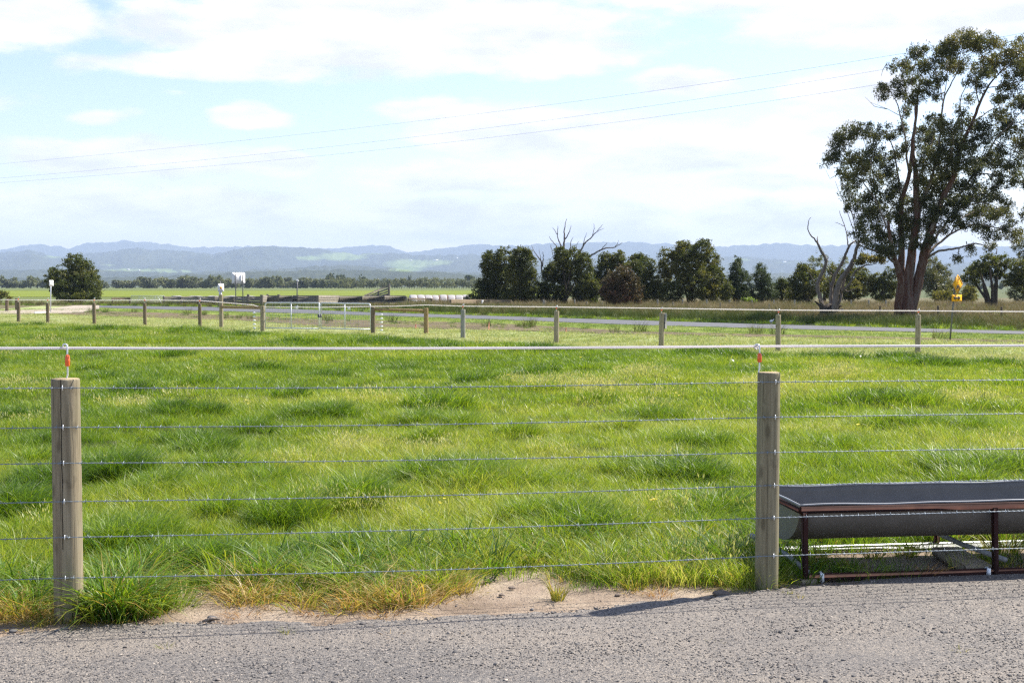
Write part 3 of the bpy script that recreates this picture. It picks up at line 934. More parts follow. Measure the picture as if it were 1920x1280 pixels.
def gn_tree():
    ng = bpy.data.node_groups.new('scatter', 'GeometryNodeTree')
    ng.interface.new_socket('Geometry', in_out='INPUT', socket_type='NodeSocketGeometry')
    ng.interface.new_socket('Geometry', in_out='OUTPUT', socket_type='NodeSocketGeometry')
    gi, go = ng.nodes.new('NodeGroupInput'), ng.nodes.new('NodeGroupOutput')
    iop = ng.nodes.new('GeometryNodeInstanceOnPoints'); ci = ng.nodes.new('GeometryNodeCollectionInfo')
    ci.inputs['Collection'].default_value = PROTO; ci.inputs['Separate Children'].default_value = True; ci.inputs['Reset Children'].default_value = True
    L = ng.links.new
    L(gi.outputs[0], iop.inputs['Points']); L(ci.outputs[0], iop.inputs['Instance'])
    iop.inputs['Pick Instance'].default_value = True
    for nm, ty, sk in (('pick', 'INT', 'Instance Index'), ('rot', 'FLOAT_VECTOR', 'Rotation'), ('scl', 'FLOAT_VECTOR', 'Scale')):
        a_ = ng.nodes.new('GeometryNodeInputNamedAttribute'); a_.data_type = ty; a_.inputs['Name'].default_value = nm
        L(a_.outputs['Attribute'], iop.inputs[sk])
    L(iop.outputs[0], go.inputs[0])
    return ng


SCATTER = gn_tree()


def scatter(name, X, Y, Z, kinds, scl, tint, tilt=.12, label=None, cat=None):
    """kinds: array of kind names per point"""
    n = len(X); kinds = np.asarray(kinds)
    pick = np.zeros(n, np.int32)
    for kd in np.unique(kinds):
        mk_ = kinds == kd
        pick[mk_] = np.array(IDX[kd])[RNG.integers(0, len(IDX[kd]), mk_.sum())]
    rz = (RNG.random(n) - .5) * (2 * PI)
    wind = np.isin(kinds, ['tall', 'ftall', 'reed'])
    rz = np.where(wind, rz * .55, rz)
    rot = np.stack([(RNG.random(n) - .5) * 2 * tilt, (RNG.random(n) - .5) * 2 * tilt, rz], 1)
    scl = np.asarray(scl, float)
    if scl.ndim == 1: scl = np.repeat(scl[:, None], 3, 1)
    me = mesh_np(name, np.stack([X, Y, Z], 1), None, None, (), False, {'pick': pick, 'rot': rot, 'scl': scl, 'tint': np.clip(tint, 0, 1)})
    o = link(name, me); md = o.modifiers.new('scatter', 'NODES'); md.node_group = SCATTER
    return tag(o, label, cat, None, 'stuff')


# pale seeding patches seen in the paddock
PL0Y = float(G(124, 1160)[1])
PALE = [(660, 835, 60, 16, 1), (1080, 722, 130, 14, 1), (1000, 716, 80, 8, .8), (1200, 705, 90, 10, .7), (250, 755, 70, 16, .6), (1560, 700, 90, 12, .7), (1110, 745, 60, 12, .8), (1230, 735, 90, 12, .6), (1820, 745, 60, 10, .8), (60, 735, 40, 10, .5),
        (820, 835, 80, 14, .6), (1480, 800, 40, 16, .5), (640, 770, 40, 8, .6), (330, 735, 40, 14, .6), (90, 1000, 60, 20, .5), (700, 745, 120, 12, .5), (1560, 795, 60, 14, .6), (560, 860, 90, 20, .5), (990, 870, 60, 20, .5), (1420, 720, 90, 14, .6), (500, 660, 60, 8, .5), (370, 660, 60, 8, .5)]
zones = [(6.4, 10.5, 210, 0), (10.5, 16, 95, 0), (16, 27, 42, 1), (27, 60, 20, 1)]
GX, GY, GK, GS, GT = [], [], [], [], []
for (y0, y1, dens, far) in zones:
    wmax = .45 * y1 + 2.2
    n = int(dens * (y1 - y0) * 2 * wmax)
    x = (RNG.random(n) * 2 - 1) * wmax; y = y0 + (y1 - y0) * RNG.random(n)
    keep = np.abs(x) < .43 * y + 1.6
    x, y = x[keep], y[keep]
    sg, sf = side(GRASSED, x, y), side(FARG, x, y) + (fbm(x * .5, y * .1, 145, 3) - .5) * 1.6
    keep = (sg > -.03) & (sf < 0) & ~((sg < .35) & (RNG.random(len(x)) > .35 + sg * 1.8))
    tw = np.exp(-(((x - 2.75) / 1.25) ** 2 + ((y - 7.52) / .56) ** 2) ** 4)
    keep &= RNG.random(len(x)) > tw * .985
    keep &= RNG.random(len(x)) > .8 * np.exp(-(((x - 1.0) / .5) ** 2 + ((y - 7.2) / .22) ** 2) ** 2)
    x, y, sg = x[keep], y[keep], sg[keep]
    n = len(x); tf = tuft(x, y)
    qx, qy = pix(np.stack([x, y, 0 * x + .1], 1))
    pale = (fbm(x * .9, y * .9, 141, 3) - .52) * 1.8
    for (cx, cy, rx, ry, am) in PALE:
        pale = np.maximum(pale, am * np.exp(-(((qx - cx) / rx) ** 2 + ((qy - cy) / ry) ** 2)))
    rn = RNG.random(n)
    kd = np.where(far, 'fshort', 'short').repeat(n) if n else np.array([])
    kd = np.array(['fshort' if far else 'short'] * n, dtype='<U8')
    hn = fbm(x * .6, y * .6, 151, 3)
    if not far:
        kd[(hn + (rn - .5) * .4) > .56] = 'med'
    kd[(tf > .42) & (RNG.random(n) < .9)] = 'ftall' if far else 'tall'
    kd[(pale > .45) & (RNG.random(n) < pale * .5) & (tf < .4)] = 'fseed' if far else 'seed'
    front = np.clip(1 - sg / (.95 + .5 * (fbm(x * 1.1, x * 0, 161, 3) - .4)), 0, 1)          # rank growth along the fence
    kd[(front > .12) & (RNG.random(n) < .22)] = 'coarse'
    footL = (np.abs(qx - 112) < 62) & (y < PL0Y + .06)
    kd[(front > .62) & (RNG.random(n) < np.where((qx > 400) & (qx < 830), .26, .10))] = 'straw'
    kd[RNG.random(n) < .006] = 'dock'
    kd[(RNG.random(n) < .0012)] = 'flower'
    sc = .68 + .4 * RNG.random(n) + .24 * tf + .22 * (hn - .5)
    sc = np.where(np.isin(kd, ['coarse']), .45 + .5 * RNG.random(n), sc)
    sc *= {0: 1.0, 1: 1.0}[far] * (1.25 if y0 > 20 else 1.0)
    tint = .47 + (fbm(x * .45, y * .45, 171, 4) - .5) * .75 + .28 * np.clip(pale, 0, 1) - .38 * np.clip(tf, 0, 1) + (RNG.random(n) - .5) * .16 - .05 * (y > 26)  # tussocks tinted darker green, partly standing in for their shaded sides
    tint = np.where(kd == 'straw', .2 + .8 * RNG.random(n), tint)
    tint = np.where(kd == 'coarse', .1 + .6 * RNG.random(n), tint)
    okf = ~(footL & (RNG.random(n) < .85))
    x, y, kd, sc, tint = x[okf], y[okf], kd[okf], sc[okf], tint[okf]
    GX.append(x); GY.append(y); GK.append(kd); GS.append(sc); GT.append(tint)
GX, GY, GK, GS, GT = map(np.concatenate, (GX, GY, GK, GS, GT))
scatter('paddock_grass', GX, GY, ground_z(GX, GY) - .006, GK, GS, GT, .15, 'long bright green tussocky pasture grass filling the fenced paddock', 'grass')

# dead and yellowing grass on the bare border strip
n = 2600
u = RNG.random(n) * 9 - 4.0
x = u; yb = np.interp(x, GRASSED[:, 0], GRASSED[:, 1])
y = yb + RNG.normal(-.02, .10, n) - .02
den = fbm(x * 1.3, x * 0 + 3, 181, 3)
k = (den + (RNG.random(n) - .5) * .3 > .43) & (side(GRAVEL, x, y) > -.02)
px_, py_ = pix(np.stack([x, y, 0 * x], 1))
k &= ~((px_ > 900) & (px_ < 1400) & (RNG.random(n) < .3))
k &= ~((px_ > 1445) & (RNG.random(n) < .93)) & ~((px_ > 60) & (px_ < 185) & (RNG.random(n) < .7))
x, y = x[k], y[k]
kd = np.where(RNG.random(len(x)) < np.where((px_[k] > 380) & (px_[k] < 850), .42, .12), 'straw', np.where((px_[k] > 190) & (px_[k] < 315) & (py_[k] < 1168), 'coarse', 'litter'))
kd = np.where((px_[k] > 950) & (RNG.random(len(x)) < .5), 'med', kd)
scatter('dry_grass', x, y, ground_z(x, y), kd, .5 + .65 * RNG.random(len(x)), .15 + .8 * RNG.random(len(x)), .25, 'yellow and orange dying grass along the sandy border of the driveway', 'grass')

# mown verge between the far fence and the road, and the green bank of the road
n = 16000
y = 28 + 62 * RNG.random(n) ** 1.15; x = (RNG.random(n) * 2 - 1) * (.44 * y + 3)
sf, sd, sdf, sr = side(FARG, x, y), side(DITCHN, x, y), side(DITCHF, x, y), side(ROADN, x, y)
k = (sf > -.3) & (sr < -.15) & ~((sd > .2) & (sdf < -.1) & (RNG.random(n) < .8))
x, y, sd, sdf = x[k], y[k], sd[k], sdf[k]
tint = np.where(sdf > 0, .32, .66) + (fbm(x * .5, y * .5, 191, 3) - .5) * .7 + (RNG.random(len(x)) - .5) * .2
scatter('verge_grass', x, y, np.full(len(x), -.03), np.array(['mown'] * len(x)), .8 + .6 * RNG.random(len(x)), tint, .1, 'short pale mown grass on the verge between far fence and road', 'grass')

# weeds in the ditch
n = 260
t = RNG.random(n); a_ = resample(DITCHN, 200); b_ = resample(DITCHF, 200); i_ = (t * 199).astype(int); w_ = .2 + .7 * RNG.random(n)
xy = a_[i_] * (1 - w_)[:, None] + b_[i_] * w_[:, None]
k = fbm(xy[:, 0] * .6, xy[:, 1] * .6, 195, 3) > .5
xy = xy[k]
scatter('ditch_weeds', xy[:, 0], xy[:, 1], np.full(len(xy), -.01), np.where(RNG.random(len(xy)) < .8, 'ftall', 'reed'), .35 + .5 * RNG.random(len(xy)), .3 * RNG.random(len(xy)), .2, 'low green weeds growing in the brown roadside ditch', 'weeds')

# long dry roadside grass beyond the road
n = 15000
y = 44 + 75 * RNG.random(n); x = (RNG.random(n) * 2 - 1) * (.44 * y + 3)
sr = side(ROADF, x, y); qx, qy = pix(np.stack([x, y, 0 * x], 1))
k = (sr > .5) & (y < 118) & (qx > -80) & ~((qx < 190) & (sr < 6)) & ((sr < 14) | (RNG.random(n) < .45))
x, y, sr, qx = x[k], y[k], sr[k], qx[k]
tall = np.clip((sr - 1.8) / 2.0, 0, 1) * np.where(qx < 760, .5, 1.0) * np.where(qx > 1480, .7, 1.0)
kd = np.where(RNG.random(len(x)) < .15 + .85 * tall, 'reed', 'ftall')
sc = np.where(kd == 'reed', (.55 + .55 * RNG.random(len(x))) * (.6 + .4 * tall), .8 + .5 * RNG.random(len(x)))
tint = np.where(kd == 'reed', .05 + .55 * np.clip((sr - 3) / 9, 0, 1) + (fbm(x * .25, y * .25, 201, 3) - .5) * .9 + (RNG.random(len(x)) - .5) * .2, .3 + .4 * (RNG.random(len(x)) - .3))
scatter('roadside_grass', x, y, np.full(len(x), -.05), kd, sc, tint, .12, 'long reddish brown unmown grass on the far side of the road', 'grass')

# loose chips on the driveway
n = 52000
y = 4.9 + 3.6 * RNG.random(n) ** 1.2; x = (RNG.random(n) * 2 - 1) * (.42 * y + .5)
sg = side(GRAVEL, x, y)
k = (sg < .015) | ((sg < .12) & (RNG.random(n) < .10 * np.exp(-sg / .05)))
x, y, sg = x[k], y[k], sg[k]
gz = .018 + (fbm(x * .8, y * .8, 51, 3) - .5) * .02
gz = np.where(sg > -.06, np.maximum(ground_z(x, y), gz - np.clip((sg + .06) / .06, 0, 1) * .02), gz)
s_ = .0024 + .0034 * RNG.random(len(x)) ** 2
s_ = np.where(RNG.random(len(x)) < .012, s_ * 2.1, s_)
s_ = np.where((sg > -.08) & (RNG.random(len(x)) < .2), s_ * 1.9, s_)
scatter('driveway_chips', x, y, gz + s_ * .2, np.array(['pebble'] * len(x)), np.stack([s_ * (.8 + .6 * RNG.random(len(x))), s_, s_ * (.6 + .4 * RNG.random(len(x)))], 1), np.clip(.42 + RNG.normal(0, .3, len(x)), 0, 1), .4, 'loose grey stone chips covering the driveway', 'gravel')

# ------------------------------------------------------------------ near fence
PL0, PR0 = G(129.5, 1160), G(1437, 1104)          # feet of the two posts
FD = (PR0 - PL0); FLEN = np.linalg.norm(FD); FD = FD / FLEN
FN = np.array([FD[1], -FD[0], 0])               # towards the driveway
WIRE_L = [727, 801, 868, 940, 1007, 1083]
WIRE_R = [716, 782, 848, 910, 970.5, 1042]


def round_post(r, h, mat, seed, dome=.012, rings=26, n=36, below=.06, taper=.04):
    """a round timber with faint flats and a chamfered, slightly domed top"""
    mb = MB(); k = np.arange(n); ang = k * 2 * PI / n
    zs = np.concatenate([np.linspace(-below, h - .008, rings), [h - .003, h]])
    V = []
    for i, z in enumerate(zs):
        rr = r * (1 + taper * (.5 - z / h)) * (1 + .03 * (fbm(np.cos(ang) * 1.4 + seed, np.sin(ang) * 1.4 + z * .9, 300 + seed, 2) - .5))
        if i == len(zs) - 2: rr = rr * .985
        if i == len(zs) - 1: rr = rr * .94
        V.append(np.stack([np.cos(ang) * rr, np.sin(ang) * rr, np.full(n, z)], 1))
    V = np.concatenate(V); m = len(zs)
    Q = [[i * n + j, i * n + (j + 1) % n, (i + 1) * n + (j + 1) % n, (i + 1) * n + j] for i in range(m - 1) for j in range(n)]
    mb.add(V, Q)
    return mb, (m - 1) * n


def post_with_top(name, r, h, mat, seed, parent, tilt=(0, 0), simple=False, topmat=None):
    mb, b = round_post(r, h, mat, seed, rings=8 if simple else 26, n=16 if simple else 36)
    n = 16 if simple else 36
    V = np.concatenate(mb.V); Q = np.concatenate(mb.Q)
    V = np.concatenate([V, [[0, 0, h + .001]]])
    T = [[b + j, b + (j + 1) % n, len(V) - 1] for j in range(n)]
    mi = [0] * len(Q) + [1] * len(T)
    sh = np.array([tilt[0], tilt[1], 0]); V = V + V[:, 2:3] * sh
    me = mesh_np(name, V, Q, T, (mat, topmat or M['endgrain']), True, None, mi)
    return link(name, me, parent)


def insulator(parent, x, y, z, h, flip=1, small=1.0):
    """pigtail standoff: plated rod, orange sleeve, double curl at the top that holds the tape"""
    s = small
    mb = MB()
    pts = [(-.006, 0, -.02), (-.004, 0, .004), (0, 0, .02 * s), (0, 0, h * .5), (0, 0, h)]
    top = np.array([0, 0, h])
    curl = [top + np.array([-.013 * (1 - math.cos(a)) * flip, .004 * a, .013 * math.sin(a)]) * s for a in np.linspace(0, 1.72 * PI, 16)]
    curl += [curl[-1] + np.array([-.008 * flip * math.sin(a) , .003 * a, .012 * math.sin(a)]) * s for a in np.linspace(.2, .9 * PI, 8)]
    mb.tube(np.concatenate([np.array(pts), np.array(curl)]) + np.array([x, y, z]), .0042 * s, 8)
    ins = mb.build('insulator', M['pin'], parent, smooth=True)
    mb = MB(); zz = np.array([.39, .40, .42, .54, .56, .58, .7, .72, .76]) * h
    rr = np.array([.006, .0105, .0115, .0118, .0125, .0118, .0112, .009, .006]) * s
    mb.tube(np.stack([np.full(9, x), np.full(9, y), z + zz], 1), rr, 14)
    mb.build('sleeve', M['orange'], ins, smooth=True)
    return ins


def near_post(base, ytop, px, rad_px, wires, seed, label, ins_px, tilt):
    d = base[1]; r = rad_px * d / FPX
    h = P(px, ytop, d - r * .2)[2]
    t = root('fence_post', base, label, 'post', 'round posts of the near fence')
    post_with_top('shaft', r, h, M['post_crack' if seed == 1 else 'post'], seed, t, tilt)
    X = lambda p: P(p, ytop - 4, d)[0] - base[0]
    zt = P(960, 650, d)[2]
    insulator(t, X(ins_px), 0, h, zt - h + .0)
    for wy in wires:
        z = P(px, wy, d - r)[2]
        mb = MB(); f = FN * (r * 1.005) + np.array([tilt[0] * z, tilt[1] * z, 0]) + FD * (-.002 if seed == 1 else .012)
        a_ = [f + np.array([0, 0, z + .011]) - FN * .006, f + np.array([0, 0, z + .011]) + FN * .006, f + np.array([0, 0, z + .006]) + FN * .010,
              f + np.array([0, 0, z - .006]) + FN * .010, f + np.array([0, 0, z - .011]) + FN * .006, f + np.array([0, 0, z - .011]) - FN * .006]
        mb.tube(a_, .0024, 7); mb.build('staple', M['pin'], t, smooth=True)
    return r


rL = near_post(PL0, 710, 124, 26.4, WIRE_L, 1, 'thick round timber post with a long drying crack, tall grass at its foot', 127, (0, 0))
rR = near_post(PR0, 698, 1439.5, 21.4, WIRE_R, 2, 'round timber post beside the long feed trough, foot in bare gravel', 1424, (.003, 0))

ORD = ['topmost', 'second', 'third', 'fourth', 'fifth', 'lowest']
for i, (yl, yr) in enumerate(zip(WIRE_L, WIRE_R)):
    A = P(124, yl, (PL0 - FN * 0)[1] - rL - .004); B = P(1439, yr, PR0[1] - rR - .004)
    d = B - A; L0 = np.linalg.norm(d); d /= L0
    s0, s1 = -6.0, L0 + 7.0
    n = int((s1 - s0) / .0075)
    s = np.linspace(s0, s1, n)
    sag = lambda q: -.012 * np.clip(np.sin(np.clip(q / L0, 0, 1) * PI), 0, 1) * (1 if i < 5 else 1.5)
    up = np.array([0, 0, 1.0]); sd = np.cross(d, up); sd /= np.linalg.norm(sd)
    mb = MB()
    ph = s / .06 * 2 * PI + i
    for o_ in (0, PI):
        c = A + d * s[:, None] + up * (sag(s) + .0017 * np.sin(ph + o_))[:, None] + sd * (.0017 * np.cos(ph + o_))[:, None]
        mb.tube(c, .0014, 5, False)
    for q in np.arange(s0 + .05 + .02 * i, s1, .098):
        c = A + d * q + up * sag(q)
        rot = RNG.random() * PI
        mb.tube([c - d * .006, c - d * .003, c + d * .003, c + d * .006], [.0022, .003, .003, .0022], 6)
        for e, off_ in ((0, -.004), (PI / 2, .004)):
            v = up * math.cos(rot + e) + sd * math.sin(rot + e)
            mb.tube([c + d * off_ - v * .013 + d * .003, c + d * off_, c + d * off_ + v * .013 - d * .003], [.0008, .0017, .0008], 4)
    o = mb.build('barbed_wire', M['galv'], smooth=True)
    tag(o, '%s of the six barbed wires on the near fence' % ORD[i] if i not in (0, 5) else '%s barbed wire stapled across the near fence posts' % ORD[i], 'barbed wire', 'barbed wires of the near fence')

# white electric tape above the near fence
mb = MB()
A, B = P(121, 652.5, PL0[1] + .005), P(1420, 649, PR0[1] + .005)
d = B - A; L0 = np.linalg.norm(d); d /= L0
s = np.linspace(-6.2, L0 + 7.2, 460)
tw = .35 * np.sin(s * 1.3 + 1) + .25 * np.sin(s * 3.1)
c = A + d * s[:, None]; c[:, 2] += -.006 * np.sin(np.clip(s / L0, 0, 1) * PI)
hw, th = .0068, .0012
dd = np.stack([np.sin(tw) * .0, np.sin(tw), np.cos(tw)], 1)
nn = np.cross(np.repeat(d[None], len(s), 0), dd)
ring = np.stack([c + dd * hw + nn * th, c + nn * th * 1.6, c - dd * hw + nn * th, c - dd * hw - nn * th, c - nn * th * 1.6, c + dd * hw - nn * th], 1).reshape(-1, 3)
Q = [[i * 6 + j, i * 6 + (j + 1) % 6, (i + 1) * 6 + (j + 1) % 6, (i + 1) * 6 + j] for i in range(len(s) - 1) for j in range(6)]
mb.add(ring, Q)
tag(mb.build('electric_tape', M['tape']), 'wide white electric tape strung just above the near fence posts', 'fence tape')

# ------------------------------------------------------------------ feed trough
g0 = G(1502, 1090)
TD = np.array([.992, .126]); TA = math.atan2(TD[1], TD[0])
tr_ = root('feed_trough', (g0[0], g0[1], .0), 'long dark half-round feed trough on a rusty red steel frame behind the barbed wires', 'trough', None, TA)
TLEN, TW, TH, TDP = 2.45, .67, .415, .235
fy = P(1490, 945, g0[1] + .1)[1] - g0[1]
# basin: outer and inner shell with a wavy rolled rim
nL, nA_ = 70, 26
def shell(r_off, flip):
    V = []
    for i in range(nL):
        u = i / (nL - 1); x = -.012 + u * (TLEN + .024)
        for j in range(nA_):
            a = PI * j / (nA_ - 1)
            yy = TW / 2 - math.cos(a) * (TW / 2 - r_off); zz = TH - math.sin(a) * (TDP - r_off)
            e = min(1, abs(j - (nA_ - 1) / 2) / ((nA_ - 1) / 2)) ** 6
            zz += e * .004 * math.sin(x * 9 + (0 if j < 10 else 2)) * math.sin(x * 2.3 + 1) + e * .012
            V.append([x, yy, zz])
    V = np.array(V)
    Q = [[i * nA_ + j, (i + 1) * nA_ + j, (i + 1) * nA_ + j + 1, i * nA_ + j + 1] for i in range(nL - 1) for j in range(nA_ - 1)]
    Q = np.array(Q)
    return V, Q[:, ::-1] if flip else Q
mb = MB()
Vo, Qo = shell(0, False); Vi, Qi = shell(.006, True)
mb.add(Vo, Qo); mb.add(Vi, Qi)
nV = nL * nA_
rim = []
for j in (0, nA_ - 1):
    for i in range(nL - 1):
        rim.append([i * nA_ + j, (i + 1) * nA_ + j, nV + (i + 1) * nA_ + j, nV + i * nA_ + j])
mb.Q.append(np.array(rim))
for i in (0, nL - 1):
    for off_ in (0, .006):
        E = [[Vo[i * nA_][0] + (off_ if i == 0 else -off_), TW / 2, TH]]
        ring = Vo[i * nA_:(i + 1) * nA_].copy(); ring[:, 0] += off_ if i == 0 else -off_
        base_ = np.concatenate([ring, E]); T = [[k, k + 1, len(ring)] for k in range(len(ring) - 1)]
        mb.add(base_, None, T)
mb.build('basin', M['poly'], tr_, smooth=False)
for j, nm in ((0, 'front'), (1, 'back')):
    yy = 0 if j == 0 else TW
    x_ = np.linspace(-.012, TLEN + .012, 90)
    zz = TH + .014 + .004 * np.sin(x_ * 9 + (0 if j == 0 else 2)) * np.sin(x_ * 2.3 + 1)
    mb = MB(); mb.tube(np.stack([x_, np.full(90, yy + (.003 if j == 0 else -.003)), zz], 1), .0058, 7)
    if j == 0:
        mb.tube([[-.012, 0, TH + .014], [-.014, TW * .3, TH + .017], [-.012, TW * .7, TH + .012], [-.012, TW, TH + .014]], .0058, 7)
    mb.build('rolled_rim', M['rim'] if 'rim' in M else M['poly'], tr_, smooth=True)
legs = [.012, 1.13, 2.44]
for xl in legs:
    for yy in (-.012, TW + .014):
        spl = -.02 if yy < .1 else .02
        mb = MB(); mb.bar([xl, yy + spl, 0.02], [xl, yy, TH - .022], .03, .03, .003, up=(1, 0, 0)); mb.build('leg', M['rust'], tr_)
for yy in (-.006, TW + .006):
    mb = MB(); mb.bar([-.01, yy, TH - .012], [TLEN + .01, yy, TH - .012], .02, .038, .003); mb.build('top_rail', M['rust'], tr_)
mb = MB(); mb.bar([-.012, -.01, TH - .016], [-.012, TW + .01, TH - .016], .02, .03, .003); mb.build('end_rail', M['rust'], tr_)
mb = MB(); mb.bar([.03, -.022, .03], [TLEN, -.022, .03], .034, .036, .003); mb.build('bottom_rail', M['rust'], tr_)
mb = MB(); mb.bar([-.05, TW + .03, .035], [TLEN, TW + .03, .035], .03, .034, .003); mb.build('bottom_rail', M['pipe'], tr_)['label'] = 'bottom rail coloured pale for its sunlit glare'  # pale metal colour stands in for sun glare on the rusty rail
for xl in (.0, 1.2):
    mb = MB(); mb.tube([[xl - .10, TW * .86, .15], [xl + .0, TW * .35, .10], [xl + .04, .0, .05]] if xl < 1 else [[xl - .2, TW * .9, .17], [xl - .1, TW * .5, .12], [xl + .02, .02, .085]], .016, 8)
    mb.build('brace', M['dull_pipe'], tr_, smooth=True)
for xl in (.105, 1.085):
    mb = MB()
    pts = [[xl, -.046, .0], [xl, -.046, .03], [xl, -.04, .05], [xl, -.022, .056], [xl, -.004, .05], [xl, .0, .02]]
    mb.tube(pts, .006, 6)
    mb.bar([xl - .012, -.043, .03], [xl + .012, -.043, .03], .006, .05)
    mb.build('clamp', M['pin'], tr_)


def timber_block(name, base, L, w, h, rz, pitch, label):
    mb = MB(); mb.box((0, 0, h / 2), (w, L, h), None, .006)
    o = mb.build(name, M['plank'], None, loc=[float(c) for c in base])
    o.rotation_euler = (pitch, 0, rz)
    return tag(o, label, 'timber block')


b = G(1500, 1090); timber_block('timber_block', (b[0] - .03, b[1] + .14, -.005), .42, .11, .035, .35, .03, 'sawn timber block wedged under the corner of the trough frame')
p0, p1 = G(1836, 1068, .03), G(1772, 1036, .03)
timber_block('timber_block', ((p0 + p1) / 2 * np.array([1, 1, 0]) + np.array([0, 0, .012])), float(np.linalg.norm(p1 - p0)), .17, .05, math.atan2(-(p1 - p0)[0], (p1 - p0)[1]), .03, 'grey sawn plank lying under the middle of the trough')

# ------------------------------------------------------------------ far paddock fence
def px_len(n, d):
    return n * d / FPX


def at_ground(px, py):
    return G(px, py, 0)


far_posts = [  # x, foot y, top y, width px, colour, words
    (868, 632, 580, 9, 'post_pale', 'slim grey far fence post, first beyond the tan strainer post towards the gum tree'),
    (1043, 641, 583, 9.5, 'post_far', 'slim grey far fence post in front of the trees with dead branches'),
    (1240, 649, 586.5, 10, 'post_far', 'far fence post with a short block fixed beside its top'),
    (1459, 656, 590, 10, 'post_far', 'slim far fence post in front of the leafless tree'),
    (1721, 661, 590, 10, 'post_far', 'slim far fence post between the big gum and the yellow sign'),
    (375, 614, 569, 6.5, 'post_brown', 'thin brown far fence post next to the tall corner post by the white sign'),
    (272, 609, 568, 6.5, 'post_brown', 'thin brown far fence post midway between round bush and metal gates'),
    (177, 607, 568, 6.5, 'post_brown', 'thin brown far fence post below the round bush'),
    (90, 604, 568, 6.5, 'post_brown', 'thin brown far fence post beside the narrow steel sign pole'),
    (35, 603, 566, 6.5, 'post_brown', 'thin brown far fence post near the gravel track'),
    (13, 583, 560, 6, 'post_brown', 'short brown post behind the gravel track'),
    (31.5, 581, 559, 6, 'post_brown', 'short brown post at the bend of the gravel track'),
]
for i, (x, yb, yt, w, mt, words_) in enumerate(far_posts):
    b = at_ground(x, yb); h = P(x, yt, b[1])[2]; r = px_len(w, b[1]) / 2
    t = root('far_fence_post', (b[0], b[1], -.03), words_, 'post', 'posts of the far paddock fence')
    post_with_top('shaft', r, h + .03, M[mt], 20 + i, t, ((RNG.random() - .5) * .03, 0), True)
    if yb > 590:
        ins = insulator(t, 0, 0, h + .03, px_len(9, b[1]), -1, 1.6)
    if x == 1240:
        mb = MB(); mb.box((r * 1.5, 0, h - .19), (.07, .09, .42), None, .006); mb.build('block', M['post_pale'], t)


def strainer(pA, pB, rail_y, words_, flip):
    (xa, ya, ta, wa, ma), (xb, yb, tb, wb, mb_) = pA, pB
    A = at_ground(xa, ya); B = at_ground(xb, yb)
    t = root('strainer_assembly', ((A + B) / 2 * np.array([1, 1, 0])), words_, 'fence strainer', 'braced strainer posts beside the gates')
    o = (A + B) / 2; o[2] = 0
    for (pt, ty, w, m_) in ((A, ta, wa, ma), (B, tb, wb, mb_)):
        h = P(0, ty, pt[1])[2]; r = px_len(w, pt[1]) / 2
        ob = post_with_top('post', r, h + .03, M[m_], int(w * 7), t, (0, 0), True)
        ob.location = (pt[0] - o[0], pt[1] - o[1], -.03)
    za, zb = P(xa, rail_y[0], A[1])[2], P(xb, rail_y[1], B[1])[2]
    mb = MB(); a_, b_ = np.array([A[0], A[1], za]) - o, np.array([B[0], B[1], zb]) - o
    u = (b_ - a_) / np.linalg.norm(b_ - a_)
    mb.tube([a_ + u * .05, a_ * .66 + b_ * .34, a_ * .34 + b_ * .66, b_ - u * .05], px_len(4.4, A[1]) / 2 * 1.15, 12); mb.build('rail', M['post_tan'], t, smooth=True)
    q = (B if flip else A) - o
    for k in range(5):
        z = (.72 - .155 * k) * P(0, tb, B[1])[2]
        sx = -1 if flip else 1
        mb = MB(); c = q + np.array([sx * .3, -.02, z])
        mb.tube([c + np.array([-.05, 0, 0]), c + np.array([-.03, 0, 0]), c, c + np.array([.03, 0, 0]), c + np.array([.05, 0, 0])], [.012, .03, .034, .03, .012], 10)
        mb.tube([c + np.array([-.28 * -sx * -1 if False else -sx * .28, .0, 0]), c], .004, 4)
        mb.build('insulator', M['white'], t, smooth=True)
    return A, B


SA = strainer((415, 613, 552, 7.5, 'post_far'), (492.5, 619.5, 573.5, 8.5, 'post_far'), (575.5, 577), 'braced pair of posts with a tan rail at the sign side of the gates', True)
SB = strainer((699.5, 623.5, 575, 8.5, 'post_brown'), (799, 624.5, 577.5, 8.5, 'post_tan'), (580, 582.5), 'braced pair of posts with a tan rail at the bale side of the gates', False)


